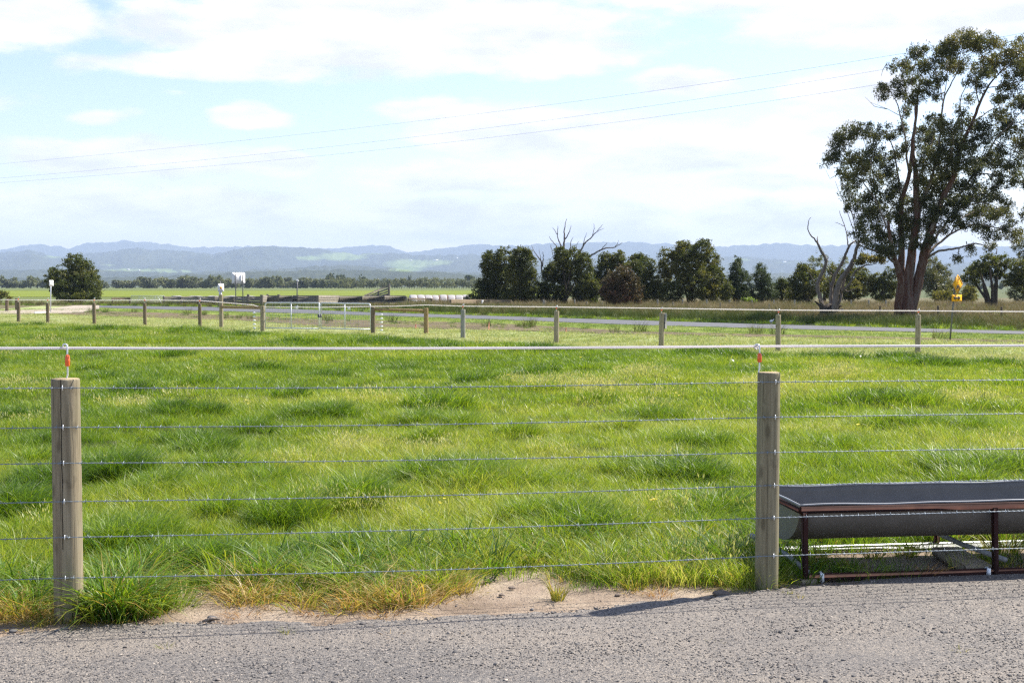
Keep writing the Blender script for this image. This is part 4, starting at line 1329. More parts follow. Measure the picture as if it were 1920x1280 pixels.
def gate(x0, x1, yb0, yb1, yt0, yt1, hinge_left, words_):
    """galvanised tube frame with rounded top corners at the hinge side, mesh infill, one mid stay and a small plate"""
    A = at_ground(x0, yb0 + 4); B = at_ground(x1, yb1 + 4)
    c = (A + B) / 2; o = np.array([c[0], c[1], 0.0])
    za, zb = P(x0, yb0, A[1])[2], P(x1, yb1, B[1])[2]
    ta, tb = P(x0, yt0, A[1])[2], P(x1, yt1, B[1])[2]
    u = (B - A); L = np.linalg.norm(u); u = u / L
    p = lambda s, z: np.array([A[0] + u[0] * s, A[1] + u[1] * s, z]) - o
    bot = lambda s: za + (zb - za) * s / L
    top = lambda s: ta + (tb - ta) * s / L
    t = root('field_gate', o, words_, 'gate', 'pair of metal field gates')
    r = .024; R = .1
    pts = []
    if hinge_left:
        pts += [p(L, bot(L)), p(L, top(L))]
        seq = [p(L, bot(L)), p(L, top(L) - .002), p(L - .02, top(L)), p(L * .5, top(L * .5)), p(R, top(R))] + [p(R - R * math.sin(a), top(0) - R + R * math.cos(a)) for a in np.linspace(.2, PI / 2, 6)] + [p(0, bot(0)), p(.01, bot(0) - .002), p(L * .5, bot(L * .5)), p(L, bot(L))]
    else:
        seq = [p(0, bot(0)), p(0, top(0) - .002), p(.02, top(0)), p(L * .5, top(L * .5)), p(L - R, top(L))] + [p(L - R + R * math.sin(a), top(L) - R + R * math.cos(a)) for a in np.linspace(.2, PI / 2, 6)] + [p(L, bot(L)), p(L - .01, bot(L) - .002), p(L * .5, bot(L * .5)), p(0, bot(0))]
    mb = MB(); mb.tube(seq, r, 8); mb.build('frame', M['pipe'], t, smooth=True)
    mb = MB(); mb.tube([p(L * .485, bot(L * .485)), p(L * .485, top(L * .485))], .02, 8); mb.build('stay', M['pipe'], t, smooth=True)
    mb = MB()
    for q in np.linspace(.08, L - .08, 19):
        mb.tube([p(q, bot(q)), p(q, top(q) - .01)], .0028, 4, False)
    for f in np.linspace(.1, .9, 7):
        mb.tube([p(.02, bot(0) + f * (top(0) - bot(0))), p(L - .02, bot(L) + f * (top(L) - bot(L)))], .0028, 4, False)
    mb.build('wire_mesh', M['galv'], t)
    n_ = np.array([u[1], -u[0], 0]); q = L * (.6 if hinge_left else .58)
    mb = MB(); mb.box(p(q, top(q) - .17) + n_ * .03, (.11, .006, .13), np.stack([u, -n_, [0, 0, 1]], 1)); mb.build('plate', M['white'], t)
    mb = MB(); e = L if hinge_left else 0.0
    mb.box(p(e, .5 * (bot(e) + top(e))) + n_ * .02, (.07, .06, .12), np.stack([u, -n_, [0, 0, 1]], 1), .008); mb.build('latch', M['dkmetal'], t)


gate(497.5, 598.5, 614.5, 616, 567.6, 568, True, 'galvanised mesh gate hung on the post nearest the white sign')
gate(602, 695, 615.5, 617.5, 568, 569.5, False, 'galvanised mesh gate hung on the brown strainer post nearest the bales')

# white tape of the far fence, laid through its insulators
def tape_run(pts, name, words_):
    Wp = []
    for (x, y, yg) in pts:
        d = at_ground(x, yg)[1]; Wp.append(P(x, y, d + .02))
    Wp = np.array(Wp)
    mb = MB(); mb.tube(Wp, .014, 6); o = mb.build(name, M['tape'], smooth=True)
    return tag(o, words_, 'fence tape')


tape_run([(-200, 560, 597), (35, 562, 603), (90, 562.4, 604), (177, 562.8, 607), (272, 562.5, 609), (375, 563.3, 614), (474, 571.5, 618), (484, 574.5, 619)], 'electric_tape', 'pale electric tape on the far fence running from the gates towards the round bush')
tape_run([(484, 575, 619), (600, 576, 621.5), (699, 574.3, 623), (740, 574, 624), (799, 571.6, 624.6), (868, 573.8, 632), (1043, 575.3, 641), (1240, 577.8, 649), (1459, 581.2, 656), (1721, 582.6, 661), (1920, 584, 668), (2150, 586, 674)], 'electric_tape', 'pale electric tape of the far fence crossing in front of road and gum tree')

# ------------------------------------------------------------------ signs
def pole(mb, x0, y0, x1, y1, d, r, zlow=-.05):
    a_, b_ = P(x0, y0, d), P(x1, y1, d)
    a_[2] = min(a_[2], 0) + zlow
    mb.tube([a_, a_ * .5 + b_ * .5, b_], r, 8)
    return a_, b_


def plane_frame(nx, ny):
    n_ = np.array([nx, ny, 0]); n_ /= np.linalg.norm(n_)
    return np.stack([np.array([-n_[1], n_[0], 0]), np.array([0, 0, 1.0]), n_], 1)   # right, up, out


def slab(mb, outline, th, c, R, z0=0.0):
    o = np.asarray(outline, float); n = len(o)
    V = np.concatenate([np.c_[o, np.full(n, z0)], np.c_[o, np.full(n, z0 + th)], [[*o.mean(0), z0]], [[*o.mean(0), z0 + th]]])
    T = [[2 * n, (j + 1) % n, j] for j in range(n)] + [[2 * n + 1, n + j, n + (j + 1) % n] for j in range(n)]
    Q = [[j, (j + 1) % n, n + (j + 1) % n, n + j] for j in range(n)]
    mb.add(V @ R.T + c, Q, T)


def rrect(w, h, r, n=5):
    out = []
    for cx, cy, a0 in ((w / 2 - r, h / 2 - r, 0), (-w / 2 + r, h / 2 - r, PI / 2), (-w / 2 + r, -h / 2 + r, PI), (w / 2 - r, -h / 2 + r, 1.5 * PI)):
        for a in np.linspace(a0, a0 + PI / 2, n): out.append([cx + r * math.cos(a), cy + r * math.sin(a)])
    return out


def stroke(p, q, w):
    p, q = np.array(p), np.array(q); d = (q - p) / np.linalg.norm(q - p); n_ = np.array([-d[1], d[0]]) * w / 2
    return [p - n_, q - n_, q + n_, p + n_]


# yellow bicycle warning sign by the road
b = at_ground(1781, 637); d = b[1]
t = root('warning_sign', (b[0], b[1], -.03), 'yellow diamond bicycle sign over a small arrow plate on a leaning steel pole', 'road sign')
o = np.array([b[0], b[1], -.03])
mb = MB(); pole(mb, 1781, 637, 1791.8, 519, d, .026); mb.build('pole', M['dkmetal'], t, o, True)
R = plane_frame(.66, -.75)
c = P(1792.6, 532.5, d) + R[:, 2] * .05; s = px_len(36, d) / 2; KS = s / .47
S2 = lambda a_, b_, w_: stroke((a_[0] * KS, a_[1] * KS), (b_[0] * KS, b_[1] * KS), w_ * KS * 1.15)
mb = MB(); slab(mb, [(s, 0), (0, s), (-s, 0), (0, -s)], .012, c, R); bd = mb.build('diamond_panel', M['yellow'], t, o)
mb = MB()
for (k0, k1) in ((.93, .885),):
    for a_, b_ in (((1, 0), (0, 1)), ((0, 1), (-1, 0)), ((-1, 0), (0, -1)), ((0, -1), (1, 0))):
        A_, B_ = np.array(a_) * s, np.array(b_) * s
        slab(mb, [A_ * k0, B_ * k0, B_ * k1, A_ * k1], .004, c, R, .012)
slab(mb, S2((.02, .16), (.03, .29), .05), .004, c, R, .0125); slab(mb, S2((.015, .07), (.015, .115), .045), .004, c, R, .0125)
for wx in (-.105, .105):
    ring = [(wx + .075 * math.cos(a), -.17 + .075 * math.sin(a)) for a in np.linspace(0, 2 * PI, 15)[:-1]]
    for q in range(14): slab(mb, S2(ring[q], ring[(q + 1) % 14], .024), .004, c, R, .0125 + .0002 * q)
for i_, (p_, q_) in enumerate((((-.105, -.17), (-.045, -.07)), ((-.045, -.07), (.07, -.07)), ((.07, -.07), (.105, -.17)), ((-.045, -.07), (.0, -.17)), ((0, -.17), (.07, -.07)), ((-.105, -.17), (0, -.17)), ((.06, -.02), (.07, -.07)), ((.06, -.02), (.1, -.03)), ((-.08, -.045), (-.02, -.045)))):
    slab(mb, S2(p_, q_, .022), .004, c, R, .016 + .0002 * i_)
mb.build('symbol', M['black'], bd, o)
mb = MB(); c2 = P(1790.8, 558.6, d) + R[:, 2] * .05
w2, h2 = px_len(15.5, d) / .44, px_len(12.5, d)
slab(mb, rrect(w2, h2, .03), .012, c2, R); ap = mb.build('arrow_plate', M['yellow'], t, o)
mb = MB(); hw = w2 * .36
slab(mb, stroke((-hw * .6, 0), (hw * .6, 0), .05), .004, c2, R, .013)
slab(mb, [(hw, 0), (hw * .4, .07), (hw * .4, -.07)], .004, c2, R, .0135); slab(mb, [(-hw, 0), (-hw * .4, -.07), (-hw * .4, .07)], .004, c2, R, .0135)
mb.build('arrow', M['black'], ap, o)

# white sign with a small yellow diamond
b = at_ground(409, 577); d = b[1]
t = root('information_sign', (b[0], b[1], -.05), 'small white sign with a yellow diamond and a second plate beneath, beyond the gates', 'road sign'); o = np.array([b[0], b[1], -.05])
mb = MB(); pole(mb, 408.5, 577, 413.5, 527, d, .03); mb.build('pole', M['dkmetal'], t, o, True)
R = plane_frame(.72, -.7)
c = P(413.4, 539.3, d) + R[:, 2] * .05; w, h = px_len(13, d), px_len(14.6, d)
mb = MB(); slab(mb, rrect(w, h, .04), .012, c, R); pn = mb.build('panel', M['white'], t, o)
mb = MB(); q = w * .24; slab(mb, [(q, -.01), (0, q - .01), (-q, -.01), (0, -q - .01)], .004, c, R, .0125); mb.build('yellow_diamond', M['yellow'], pn, o)
mb = MB(); slab(mb, [(q * .42, -.01), (0, q * .42 - .01), (-q * .42, -.01), (0, -q * .42 - .01)], .003, c, R, .017); mb.build('symbol', M['dkmetal'], pn, o)
c = P(412.6, 550.8, d) + R[:, 2] * .05
mb = MB(); slab(mb, rrect(px_len(6.6, d), px_len(8.4, d), .03), .012, c, R); pn = mb.build('lower_plate', M['white'], t, o)
mb = MB(); slab(mb, stroke((0, -.1), (0, .11), .06), .004, c, R, .0125); mb.build('symbol', M['dkmetal'], pn, o)

# back of a large road sign on two poles
b = at_ground(449, 577.5); d = b[1]
t = root('road_sign_back', (b[0], b[1], -.05), 'bare back of a large white road sign on two grey poles', 'road sign'); o = np.array([b[0], b[1], -.05])
R = plane_frame(.78, -.63)
c = P(447, 521.5, d + .02); w, h = px_len(31, d), px_len(21, d)
mb = MB(); slab(mb, rrect(w, h, .1), .02, c, R); mb.build('panel', M['signback'], t, o)
for k_ in (-1, 1):
    q0 = c + R[:, 0] * w * .27 * k_ + R[:, 2] * .09; zt_ = P(447, 511, d)[2]
    mb = MB(); mb.tube([[q0[0], q0[1], -.1], [q0[0], q0[1], zt_ * .5], [q0[0], q0[1], zt_]], .035, 8); mb.build('pole', M['dkmetal'], t, o, True)
for y in (515, 530):
    mb = MB(); a_ = P(447, y, d + .08) + R[:, 0] * -w * .48 + R[:, 2] * .04; b_ = P(447, y + .2, d + .08) + R[:, 0] * w * .48 + R[:, 2] * .04; mb.bar(a_, b_, .03, .045); mb.build('crossbar', M['dkmetal'], t, o)

# narrow pole with a plate seen edge-on, and a thin lamp pole in the yards
b = at_ground(95, 585); d = b[1]
t = root('sign_pole', (b[0], b[1], -.05), 'thin steel pole with a small plate seen edge on, by the gravel track', 'sign pole'); o = np.array([b[0], b[1], -.05])
mb = MB(); pole(mb, 94.8, 585, 95.2, 525, d, .034); mb.build('pole', M['pipe'], t, o, True)
R = plane_frame(.96, -.28); c = P(96, 531, d)
mb = MB(); slab(mb, rrect(.42, px_len(11, d), .03), .012, c, R); mb.build('plate', M['signback'], t, o)
b = at_ground(557, 573); d = b[1]
t = root('lamp_pole', (b[0], b[1], -.05), 'thin grey pole with a tiny pale head rising above the stockyard rails', 'pole'); o = np.array([b[0], b[1], -.05])
mb = MB(); pole(mb, 556.5, 573, 557.5, 527, d, .045); mb.build('pole', M['dkmetal'], t, o, True)
mb = MB(); c = P(557.6, 526, d); mb.box(c, (.16, .16, .14), None, .03); mb.build('head', M['pipe'], t, o)

# ------------------------------------------------------------------ stockyards beyond the road
def yard_run(segs, nrails, words_, mat, ytop, ybot, railh=.16, name='stockyard_fence', d0=None, grp=None):
    """posts (x, foot y, top y, w) joined by plank rails"""
    b0 = at_ground(segs[0][0], segs[0][1]); b1 = at_ground(segs[-1][0], segs[-1][1])
    o = (b0 + b1) / 2; o[2] = -.06
    t = root(name, o, words_, 'fence', grp)
    B = []
    for i, (x, yb, yt, w) in enumerate(segs):
        g = at_ground(x, yb); h = P(x, yt, g[1])[2]; B.append((g, h))
        ob = post_with_top('post', px_len(w, g[1]) / 2, h + .06, M[mat], 60 + i, t, ((RNG.random() - .5) * .04, 0), True, M[mat])
        ob.location = (g[0] - o[0], g[1] - o[1], 0)
    for i in range(len(B) - 1):
        (g0, h0), (g1, h1) = B[i], B[i + 1]
        for k in range(nrails):
            f = k / max(1, nrails - 1)
            za = P(0, ytop, g0[1])[2] * (1 - f) + P(0, ybot, g0[1])[2] * f; zb = P(0, ytop, g1[1])[2] * (1 - f) + P(0, ybot, g1[1])[2] * f
            mb = MB(); jz = (RNG.random(2) - .5) * .05
            mb.bar(np.array([g0[0], g0[1] - .08, za + jz[0]]) - o, np.array([g1[0], g1[1] - .08, zb + jz[1]]) - o, .045, railh, .004)
            mb.build('rail', M[mat], t)
    return t


yard_run([(308, 571, 555, 4), (340, 571, 556, 4), (371, 571, 555.5, 4), (403, 572, 556, 4), (438, 572, 556, 4.5), (465.5, 573, 551.5, 5), (490.5, 574, 552.5, 6)], 3, 'grey stockyard fence of three rails behind the two road signs', 'yard', 557.5, 566, .16)
yard_run([(490.5, 574, 552.5, 6), (502, 572.5, 551.5, 5), (523, 573, 552, 6), (548, 573, 555.5, 5), (559, 573, 553, 5), (595.5, 574, 553.5, 5.5)], 3, 'tall weathered stockyard fence seen above the gate nearest the signs', 'yard', 556.5, 564.5, .22)
yard_run([(595.5, 574, 553.5, 5.5), (637, 573, 555.5, 5), (679.5, 573, 555.5, 5), (721, 573, 555.5, 5), (761, 573, 555.5, 5.5)], 3, 'weathered plank stockyard fence in front of the loading ramp', 'yard', 557, 564.5, .26)
yard_run([(211, 571, 558, 3.2), (243, 571, 558, 3.2)], 1, 'short dark rail between two low posts beside the round bush', 'post_brown', 559.5, 559.5, .16, 'low_rail')
yard_run([(766, 574, 558.5, 4), (809, 574, 559.5, 4)], 1, 'single dark rail on two posts in front of the wrapped bales', 'post_brown', 560.5, 560.5, .12, 'low_rail')
yard_run([(845, 577, 562, 4), (893, 575, 562, 4), (919, 575, 561, 4), (957, 576, 562, 4.5)], 2, 'dark timber yard rails at the foot of the dense trees', 'post_brown', 563.2, 566.4, .13, 'low_rail')

# pipe panels left of the yards
b0, b1 = at_ground(246, 571), at_ground(308, 571); o = (b0 + b1) / 2; o[2] = -.05
t = root('pipe_panel', o, 'faint galvanised pipe yard panel between the low rail and the stockyard', 'gate')
zt, zb_ = P(0, 554.5, b0[1])[2], P(0, 567, b0[1])[2]
mb = MB(); mb.tube([b0 + [0, 0, .0], b0 + [0, 0, zt], b1 + [0, 0, zt], b1], .026, 6); mb.build('frame', M['pipe'], t, o, True)
mb = MB()
for f in (.3, .55, .8): mb.tube([b0 + [0, 0, zt * f], b1 + [0, 0, zt * f]], .012, 5)
mb.build('bars', M['pipe'], t, o, True)
mb = MB(); mb.tube([b0 + (b1 - b0) * .28 + [0, 0, zt], b0 + (b1 - b0) * .12], .014, 5); mb.tube([b0 + (b1 - b0) * .36 + [0, 0, zt], b0 + (b1 - b0) * .5], .014, 5); mb.tube([b0 + (b1 - b0) * .74 + [0, 0, zt], b0 + (b1 - b0) * .62], .014, 5); mb.tube([b0 + (b1 - b0) * .8 + [0, 0, zt], b0 + (b1 - b0) * .93], .014, 5)
mb.build('brace', M['pipe'], t, o, True)

# loading ramp
d = at_ground(715, 572)[1]
o = P(712, 572, d); o[2] = -.05
t = root('loading_ramp', o, 'timber loading ramp with slanting rails rising behind the stockyard', 'ramp')
for (x, yt, w) in ((729.5, 532.5, 4.2), (709.5, 544, 3.6), (690, 553, 3.2)):
    h = P(x, yt, d)[2]; ob = post_with_top('post', px_len(w, d) / 2, h + .05, M['yard'], int(x), t, (0, 0), True, M['yard']); g = P(x, 572, d)
    ob.location = (g[0] - o[0], 0, 0)
for (xa, ya, xb, yb) in ((683, 554.5, 730, 535.5), (690, 555.5, 730, 540.5), (697, 556.5, 730, 545.5), (706, 557, 730, 550)):
    for dd_ in (-.06, 1.1):
        mb = MB(); mb.bar(P(xa, ya, d + dd_) - o, P(xb, yb, d + dd_) - o, .05, .13, .004); mb.build('rail', M['yard'], t)
mb = MB(); mb.bar(P(683, 558, d + .5) - o, P(730, 553, d + .5) - o, .9, .08, .004); mb.build('deck', M['yard'], t)

# wrapped round bales in a row, and a shorter wrapped row behind the rails
def bale(c, r, L, axis, rot):
    n, k = 22, 6
    ax = np.array([axis[0], axis[1], 0]); ax /= np.linalg.norm(ax); sd = np.array([-ax[1], ax[0], 0]); up = np.array([0, 0, 1.0])
    mb = MB(); V = []
    prof = [(-.5, .0), (-.495, .9), (-.46, .98), (-.3, 1.0), (0, 1.015), (.3, 1.0), (.46, .98), (.495, .9), (.5, .0)]
    for (s_, f) in prof:
        a = np.arange(n) * 2 * PI / n
        wob = 1 + .04 * (fbm(np.cos(a) * 1.5 + rot * 9, np.sin(a) * 1.5 + s_ * 2, 700, 2) - .5)
        V.append(ax * s_ * L + (np.cos(a) * r * f * wob)[:, None] * sd + (np.sin(a) * r * f * wob)[:, None] * up)
    V = np.concatenate(V); m = len(prof)
    Q = [[i * n + j, i * n + (j + 1) % n, (i + 1) * n + (j + 1) % n, (i + 1) * n + j] for i in range(m - 1) for j in range(n)]
    mb.add(V, Q); return mb


dB0, dB1 = 116.0, 124.0
xs_b = [775, 789, 803, 816, 831, 846, 860, 873]
rB = 1.12
for i, x in enumerate(xs_b):
    d = dB0 + (dB1 - dB0) * i / 7
    x0 = P(x, 560, d)
    L = px_len(14.4, d) * 1.03
    wd = ['at the ramp end of the row', 'second from the ramp end', 'third from the ramp end', 'with dark rust ring beside it near mid row', 'between two dark rust rings', 'fifth-sixth of the row past the rust rings', 'next to last towards the trees', 'touching the dense trees'][i]
    mb = bale(None, rB, L, (1, .14), i); top = P(x, 552.8 - .35 * math.sin(i * 1.9), d)[2]
    r_ = root('wrapped_bale', (x0[0], x0[1], top - rB), 'pale wrapped round bale ' + wd, 'bale', 'row of wrapped round bales')
    mb.build('wrap', M['bale'], r_, smooth=True)
    mb = MB(); a = np.linspace(0, 2 * PI, 25); sd = np.array([-.14, 1, 0]) / 1.0098; ax = np.array([1, .14, 0]) / 1.0098
    ringp = ax * (L * .47) + np.cos(a)[:, None] * sd * rB * .975 + np.sin(a)[:, None] * np.array([0, 0, 1.0]) * rB * .975
    mb.tube(ringp, .05 if i in (3, 4) else .025, 6, False); mb.build('end_seam', M['hay'], r_, smooth=True)
d = 131.0
x0, x1 = P(322, 558.6, d), P(492, 558.8, d)
mb = MB(); mb.tube([x0 * (1 - f) + x1 * f + np.array([0, 0, .05 * math.sin(f * 31)]) for f in np.linspace(0, 1, 24)], .2, 12, jit=.2)
tag(mb.build('wrapped_row', M['bale'], smooth=True), 'low white plastic-wrapped row glimpsed through the stockyard rails', 'silage row')

# leaning white post, marker on the road shoulder and survey pegs
mb = MB(); a_, b_ = P(901, 580, 96), P(905, 562.5, 96); mb.tube([a_, b_], .075, 10); tag(mb.build('white_post', M['white'], smooth=True), 'short leaning white post in the long grass by the dark trees', 'post')
for (x, yb, yt, w, m_, words_) in ((779, 615, 607.5, 2.2, 'peg', 'short pink survey peg on the ditch bank behind the tan strainer post'), (1061, 622, 614, 2.2, 'peg', 'short pink survey peg in the ditch beside a slim fence post'), (916.5, 617.5, 603, 1.7, 'peg', 'tall pink survey stake with a dark top in the ditch')):
    g = at_ground(x, yb); h = P(x, yt, g[1])[2]
    mb = MB(); mb.bar([g[0], g[1], -.05], [g[0] + .01, g[1], h], px_len(w, g[1]), px_len(w, g[1]), .003, up=(1, 0, 0)); o_ = mb.build('survey_peg', M[m_]); tag(o_, words_, 'survey peg', 'survey pegs along the ditch')
    if yt == 603:
        mb = MB(); mb.bar([g[0] + .01, g[1], h], [g[0] + .012, g[1], h + .12], .03, .03, .003, up=(1, 0, 0)); k_ = mb.build('dark_tip', M['black']); k_.parent = o_
g = at_ground(1446, 605); mb = MB(); mb.tube([[g[0], g[1], -.02], [g[0] + .12, g[1], .16]], .02, 6); mb.tube([[g[0] - .06, g[1], .05], [g[0] + .05, g[1], .09]], .05, 8)
tag(mb.build('road_marker', M['white'], smooth=True), 'small fallen white marker on the far road shoulder', 'road marker')
g = at_ground(79, 586.5); mb = MB(); mb.bar([g[0] - .35, g[1] - .3, .03], [g[0] + .35, g[1] + .3, .05], .16, .06, .01)
tag(mb.build('concrete_slab', M['white']), 'pale slab lying on the edge of the gravel track', 'slab')

# roadside fences beyond the road
for i, (x, yb, yt, w, words_) in enumerate(((1650, 594, 573, 3.6, 'dark brown fence post beside the trunk of the big gum'), (1759, 596, 573, 4.0, 'dark brown fence post just left of the yellow sign pole'), (1878, 599.5, 575, 4.2, 'dark brown fence post in the long grass right of the yellow sign'),
        (1350, 588, 566.5, 3, 'grey brown post in long grass below the tallest dense tree'), (1442, 588, 569, 2.8, 'grey brown post in long grass below the two small conical trees'), (1262, 584, 565.5, 3, 'grey brown post in long grass at the edge of the tallest dense tree'), (1100, 581, 565, 3, 'grey brown post in long grass beside the red shrub'), (1130, 580, 566, 2.6, 'grey brown post half hidden by the red shrub'), (1021.5, 581, 563, 3, 'grey brown post in long grass below the gap between dense trees'))):
    g = at_ground(x, yb); h = P(x, yt, g[1])[2]
    t = root('roadside_post', (g[0], g[1], -.06), words_, 'post', 'posts of the roadside fence beyond the road')
    post_with_top('shaft', px_len(w, g[1]) / 2, h + .06, M['post_brown' if i < 3 else 'post_far'], 90 + i, t, ((RNG.random() - .5) * .05, 0), True)
SEEN = ['behind the red shrub', 'under the dead branches', 'below the gap between dense trees', 'at the near edge of the tallest dense tree', 'under the middle of the tallest dense tree', 'under the far edge of the tallest dense tree', 'below the first small conical tree', 'below the second small conical tree', 'next to the lime bush', 'left of the leafless tree', 'right of the leafless tree', 'midway from leafless tree to big gum', 'close to the trunk of the big gum']
for i, (x, yt) in enumerate(((1233, 561), (1077.5, 561), (1019, 561), (1280, 561), (1325, 561), (1368, 562), (1451, 562.5), (1410, 562.5), (1490, 562), (1540, 562), (1596, 562), (1629, 562.5), (1661, 562.5))):
    g = at_ground(x, 575.5); h = P(x, yt, g[1])[2]
    t = root('boundary_post', (g[0], g[1], -.06), 'pale grey boundary fence post ' + SEEN[i], 'post', 'pale posts of the fence along the tree row')
    post_with_top('shaft', px_len(3, g[1]) / 2, h + .06, M['post_pale'], 120 + i, t, (0, 0), True)

# overhead power lines
for i, (pts, words_) in enumerate((([(-350, 337, 165), (0, 306.5, 149), (400, 272, 130), (800, 224, 112), (1200, 172.5, 94), (1650, 108, 76), (1920, 64, 68), (2300, -10, 58)], 'highest of the three thin power lines crossing the sky'),
                                   ([(-350, 360, 166), (0, 333, 150), (400, 298.5, 131), (800, 255, 113), (1200, 201.5, 95), (1650, 131, 77), (1920, 84, 69), (2300, 8, 59)], 'middle of the three thin power lines crossing the sky'),
                                   ([(-350, 366, 167), (0, 341, 151), (400, 312, 132), (800, 271, 114), (1200, 225, 96), (1650, 157, 78), (1920, 112, 70), (2300, 40, 60)], 'lowest of the three thin power lines crossing the sky'))):
    p_ = np.array(pts, float); tt = np.linspace(0, 1, 60); ix = np.linspace(0, 1, len(p_))
    xs_ = np.interp(tt, ix, p_[:, 0])
    co = np.polyfit(p_[:, 0], p_[:, 1], 3); ys_ = np.polyval(co, xs_); ds_ = np.polyval(np.polyfit(p_[:, 0], p_[:, 2], 3), xs_)
    mb = MB(); mb.tube([P(a_, b_, c_) for a_, b_, c_ in zip(xs_, ys_, ds_)], .0095, 5)
    tag(mb.build('power_line', M['line'], smooth=True), words_, 'power line', 'power lines overhead')

# ------------------------------------------------------------------ trees
def rand_dirs(n, r):
    v = r.normal(size=(n, 3)); return v / np.linalg.norm(v, axis=1)[:, None]


def leaves(C, L, Wd, r, droop=0.0, up=0.0, out=None, outw=0.0):
    """one small pointed face per centre"""
    n = len(C)
    d = rand_dirs(n, r); d[:, 2] += up - droop
    if out is not None: d += out * outw
    d /= np.linalg.norm(d, axis=1)[:, None] + 1e-9
    s = np.cross(d, rand_dirs(n, r)); s /= np.linalg.norm(s, axis=1)[:, None] + 1e-9
    l = (L * (.65 + .7 * r.random(n)))[:, None]; w = (Wd * (.7 + .6 * r.random(n)))[:, None]
    return np.stack([C - d * l * .5, C + s * w * .5, C + d * l * .5, C - s * w * .5], 1).reshape(-1, 3)


class Crown:
    def __init__(s): s.V, s.A = [], []

    def clumps(s, cen, rad, n, L, Wd, r, tint, droop=0.0, up=.3, out=None, tv=.28, flat=.8):
        """cen: (k,3) spray centres, each with n leaves"""
        k = len(cen); c = np.repeat(cen, n, 0)
        o = rand_dirs(k * n, r) * (np.repeat(rad, n) * r.random(k * n) ** .55)[:, None]; o[:, 2] *= flat
        t = np.repeat(tint, n) + (r.random(k * n) - .5) * tv
        s.V.append(leaves(c + o, L, Wd, r, droop, up, None if out is None else np.repeat(out, n, 0), .5)); s.A.append(np.repeat(np.clip(t, 0, 1), 4))

    def build(s, name, mat, parent, origin):
        V = np.concatenate(s.V) - origin; n = len(V) // 4
        me = mesh_np(name, V, np.arange(4 * n).reshape(-1, 4), None, (mat,), False, {'tint': np.concatenate(s.A)})
        return link(name, me, parent)


def dense_tree(name, words_, cat, lobes, base_px, d, leaf, seed, size=(.15, .075), spray=.30, dens=1.0, lit=.45, trunk=(.16, .5), group=None, bark='dkbark', per=16, up=.35, droop=0.0, base_z=-.05, shell=.5, per2=27):
    """bushy tree: lobes are (centre px, centre py, half width, half height) of the parts of its crown"""
    r = np.random.default_rng(seed)
    b = P(base_px[0], base_px[1], d); b[2] = base_z
    t = root(name, b, words_, cat, group)
    cr = Crown(); mid = []
    allx = np.array([l[0] for l in lobes])
    span = max(1, (allx.max() - allx.min()) + 20)
    for i, (cx, cy, rx, ry) in enumerate(lobes):
        c = P(cx, cy, d); a = px_len(rx, d); h = px_len(ry, d)
        dz = (r.random() - .5) * 2 * min(px_len(span * .3, d), 1.6)
        c[1] += dz; mid.append(c)
        dp = max(a, .75 * h) * .95
        area = 4 * PI * ((a * h + a * dp + h * dp) / 3)
        k = int(area / (spray ** 2 * 1.5) * dens * 1.7)
        v = rand_dirs(k, r); rr = shell + (1 - shell) * r.random(k) ** .6
        bump = .58 + .84 * fbm(v[:, 0] * 2.6 + i * 3 + v[:, 1] * 1.3, v[:, 2] * 2.6 + seed + v[:, 1] * 1.3, 820 + i, 3)
        cen = c + v * (rr * bump)[:, None] * np.array([a, dp, h])
        cen = cen[cen[:, 2] > .12]
        v2 = cen - c; v2 /= np.linalg.norm(v2, axis=1)[:, None] + 1e-9
        tn = lit - .3 + .6 * fbm(cen[:, 0] * .9, cen[:, 2] * .9 + cen[:, 1], 830 + seed, 3) + .18 * (r.random(len(cen)) - .5)
        cr.clumps(cen, spray * (.55 + .9 * r.random(len(cen)) ** 2), per2, size[0], size[1], r, tn, droop, up, v2)
    cr.build('crown', M[leaf], t, b)
    mb = MB(); rt = px_len(1, d) * 0 + trunk[0]
    top = np.mean(mid, 0)
    for i in range(1 + min(5, len(mid))):
        tgt = top if i == 0 else mid[(i - 1) % len(mid)]
        f0 = b + np.array([(r.random() - .5) * rt * 3, (r.random() - .5) * rt * 3, -.05])
        m1 = f0 * .6 + tgt * .4 + rand_dirs(1, r)[0] * .2; m1[0] = f0[0] * .75 + tgt[0] * .25
        mb.tube([f0, f0 * .75 + m1 * .25, m1, m1 * .4 + tgt * .6, tgt], np.array([1.25, 1.0, .75, .5, .15]) * rt * (1 if i == 0 else .62), 8, jit=.12)
    mb.build('trunk', M[bark], t, b, True)
    return t


# the row of dense trees beyond the road and the lone bush
TR = 'dense dark trees in the row beyond the road'
dense_tree('round_bush', 'broad rounded dark bush standing alone beside the road, far from the tree row', 'bush',
           [(134, 496, 20, 24), (152, 512, 24, 26), (112, 523, 22, 24), (130, 532, 34, 26), (163, 532, 28, 26), (103, 545, 16, 14), (172, 550, 18, 14), (145, 555, 34, 12)], (140, 568), 122, 'bushleaf', 901, (.17, .08), .33, .85, .48, (.12, .3), shell=.45)
D1 = 108
dense_tree('dense_tree', 'dense dark tree nearest the wrapped bales, with three rounded tops', 'tree',
           [(919, 494, 18, 26), (946, 490, 20, 26), (925, 520, 24, 28), (905, 542, 18, 20), (950, 530, 28, 34), (912, 556, 22, 14), (945, 556, 30, 14), (884, 560, 12, 9)], (930, 571), D1 + 4, 'wattle', 902, group=TR)
dense_tree('dense_tree', 'tallest-topped dense dark tree just left of the leaning dead limbs', 'tree',
           [(975, 484, 19, 24), (990, 500, 17, 30), (968, 515, 22, 34), (992, 535, 16, 30), (975, 552, 26, 18)], (980, 571), D1, 'wattle', 903, group=TR)
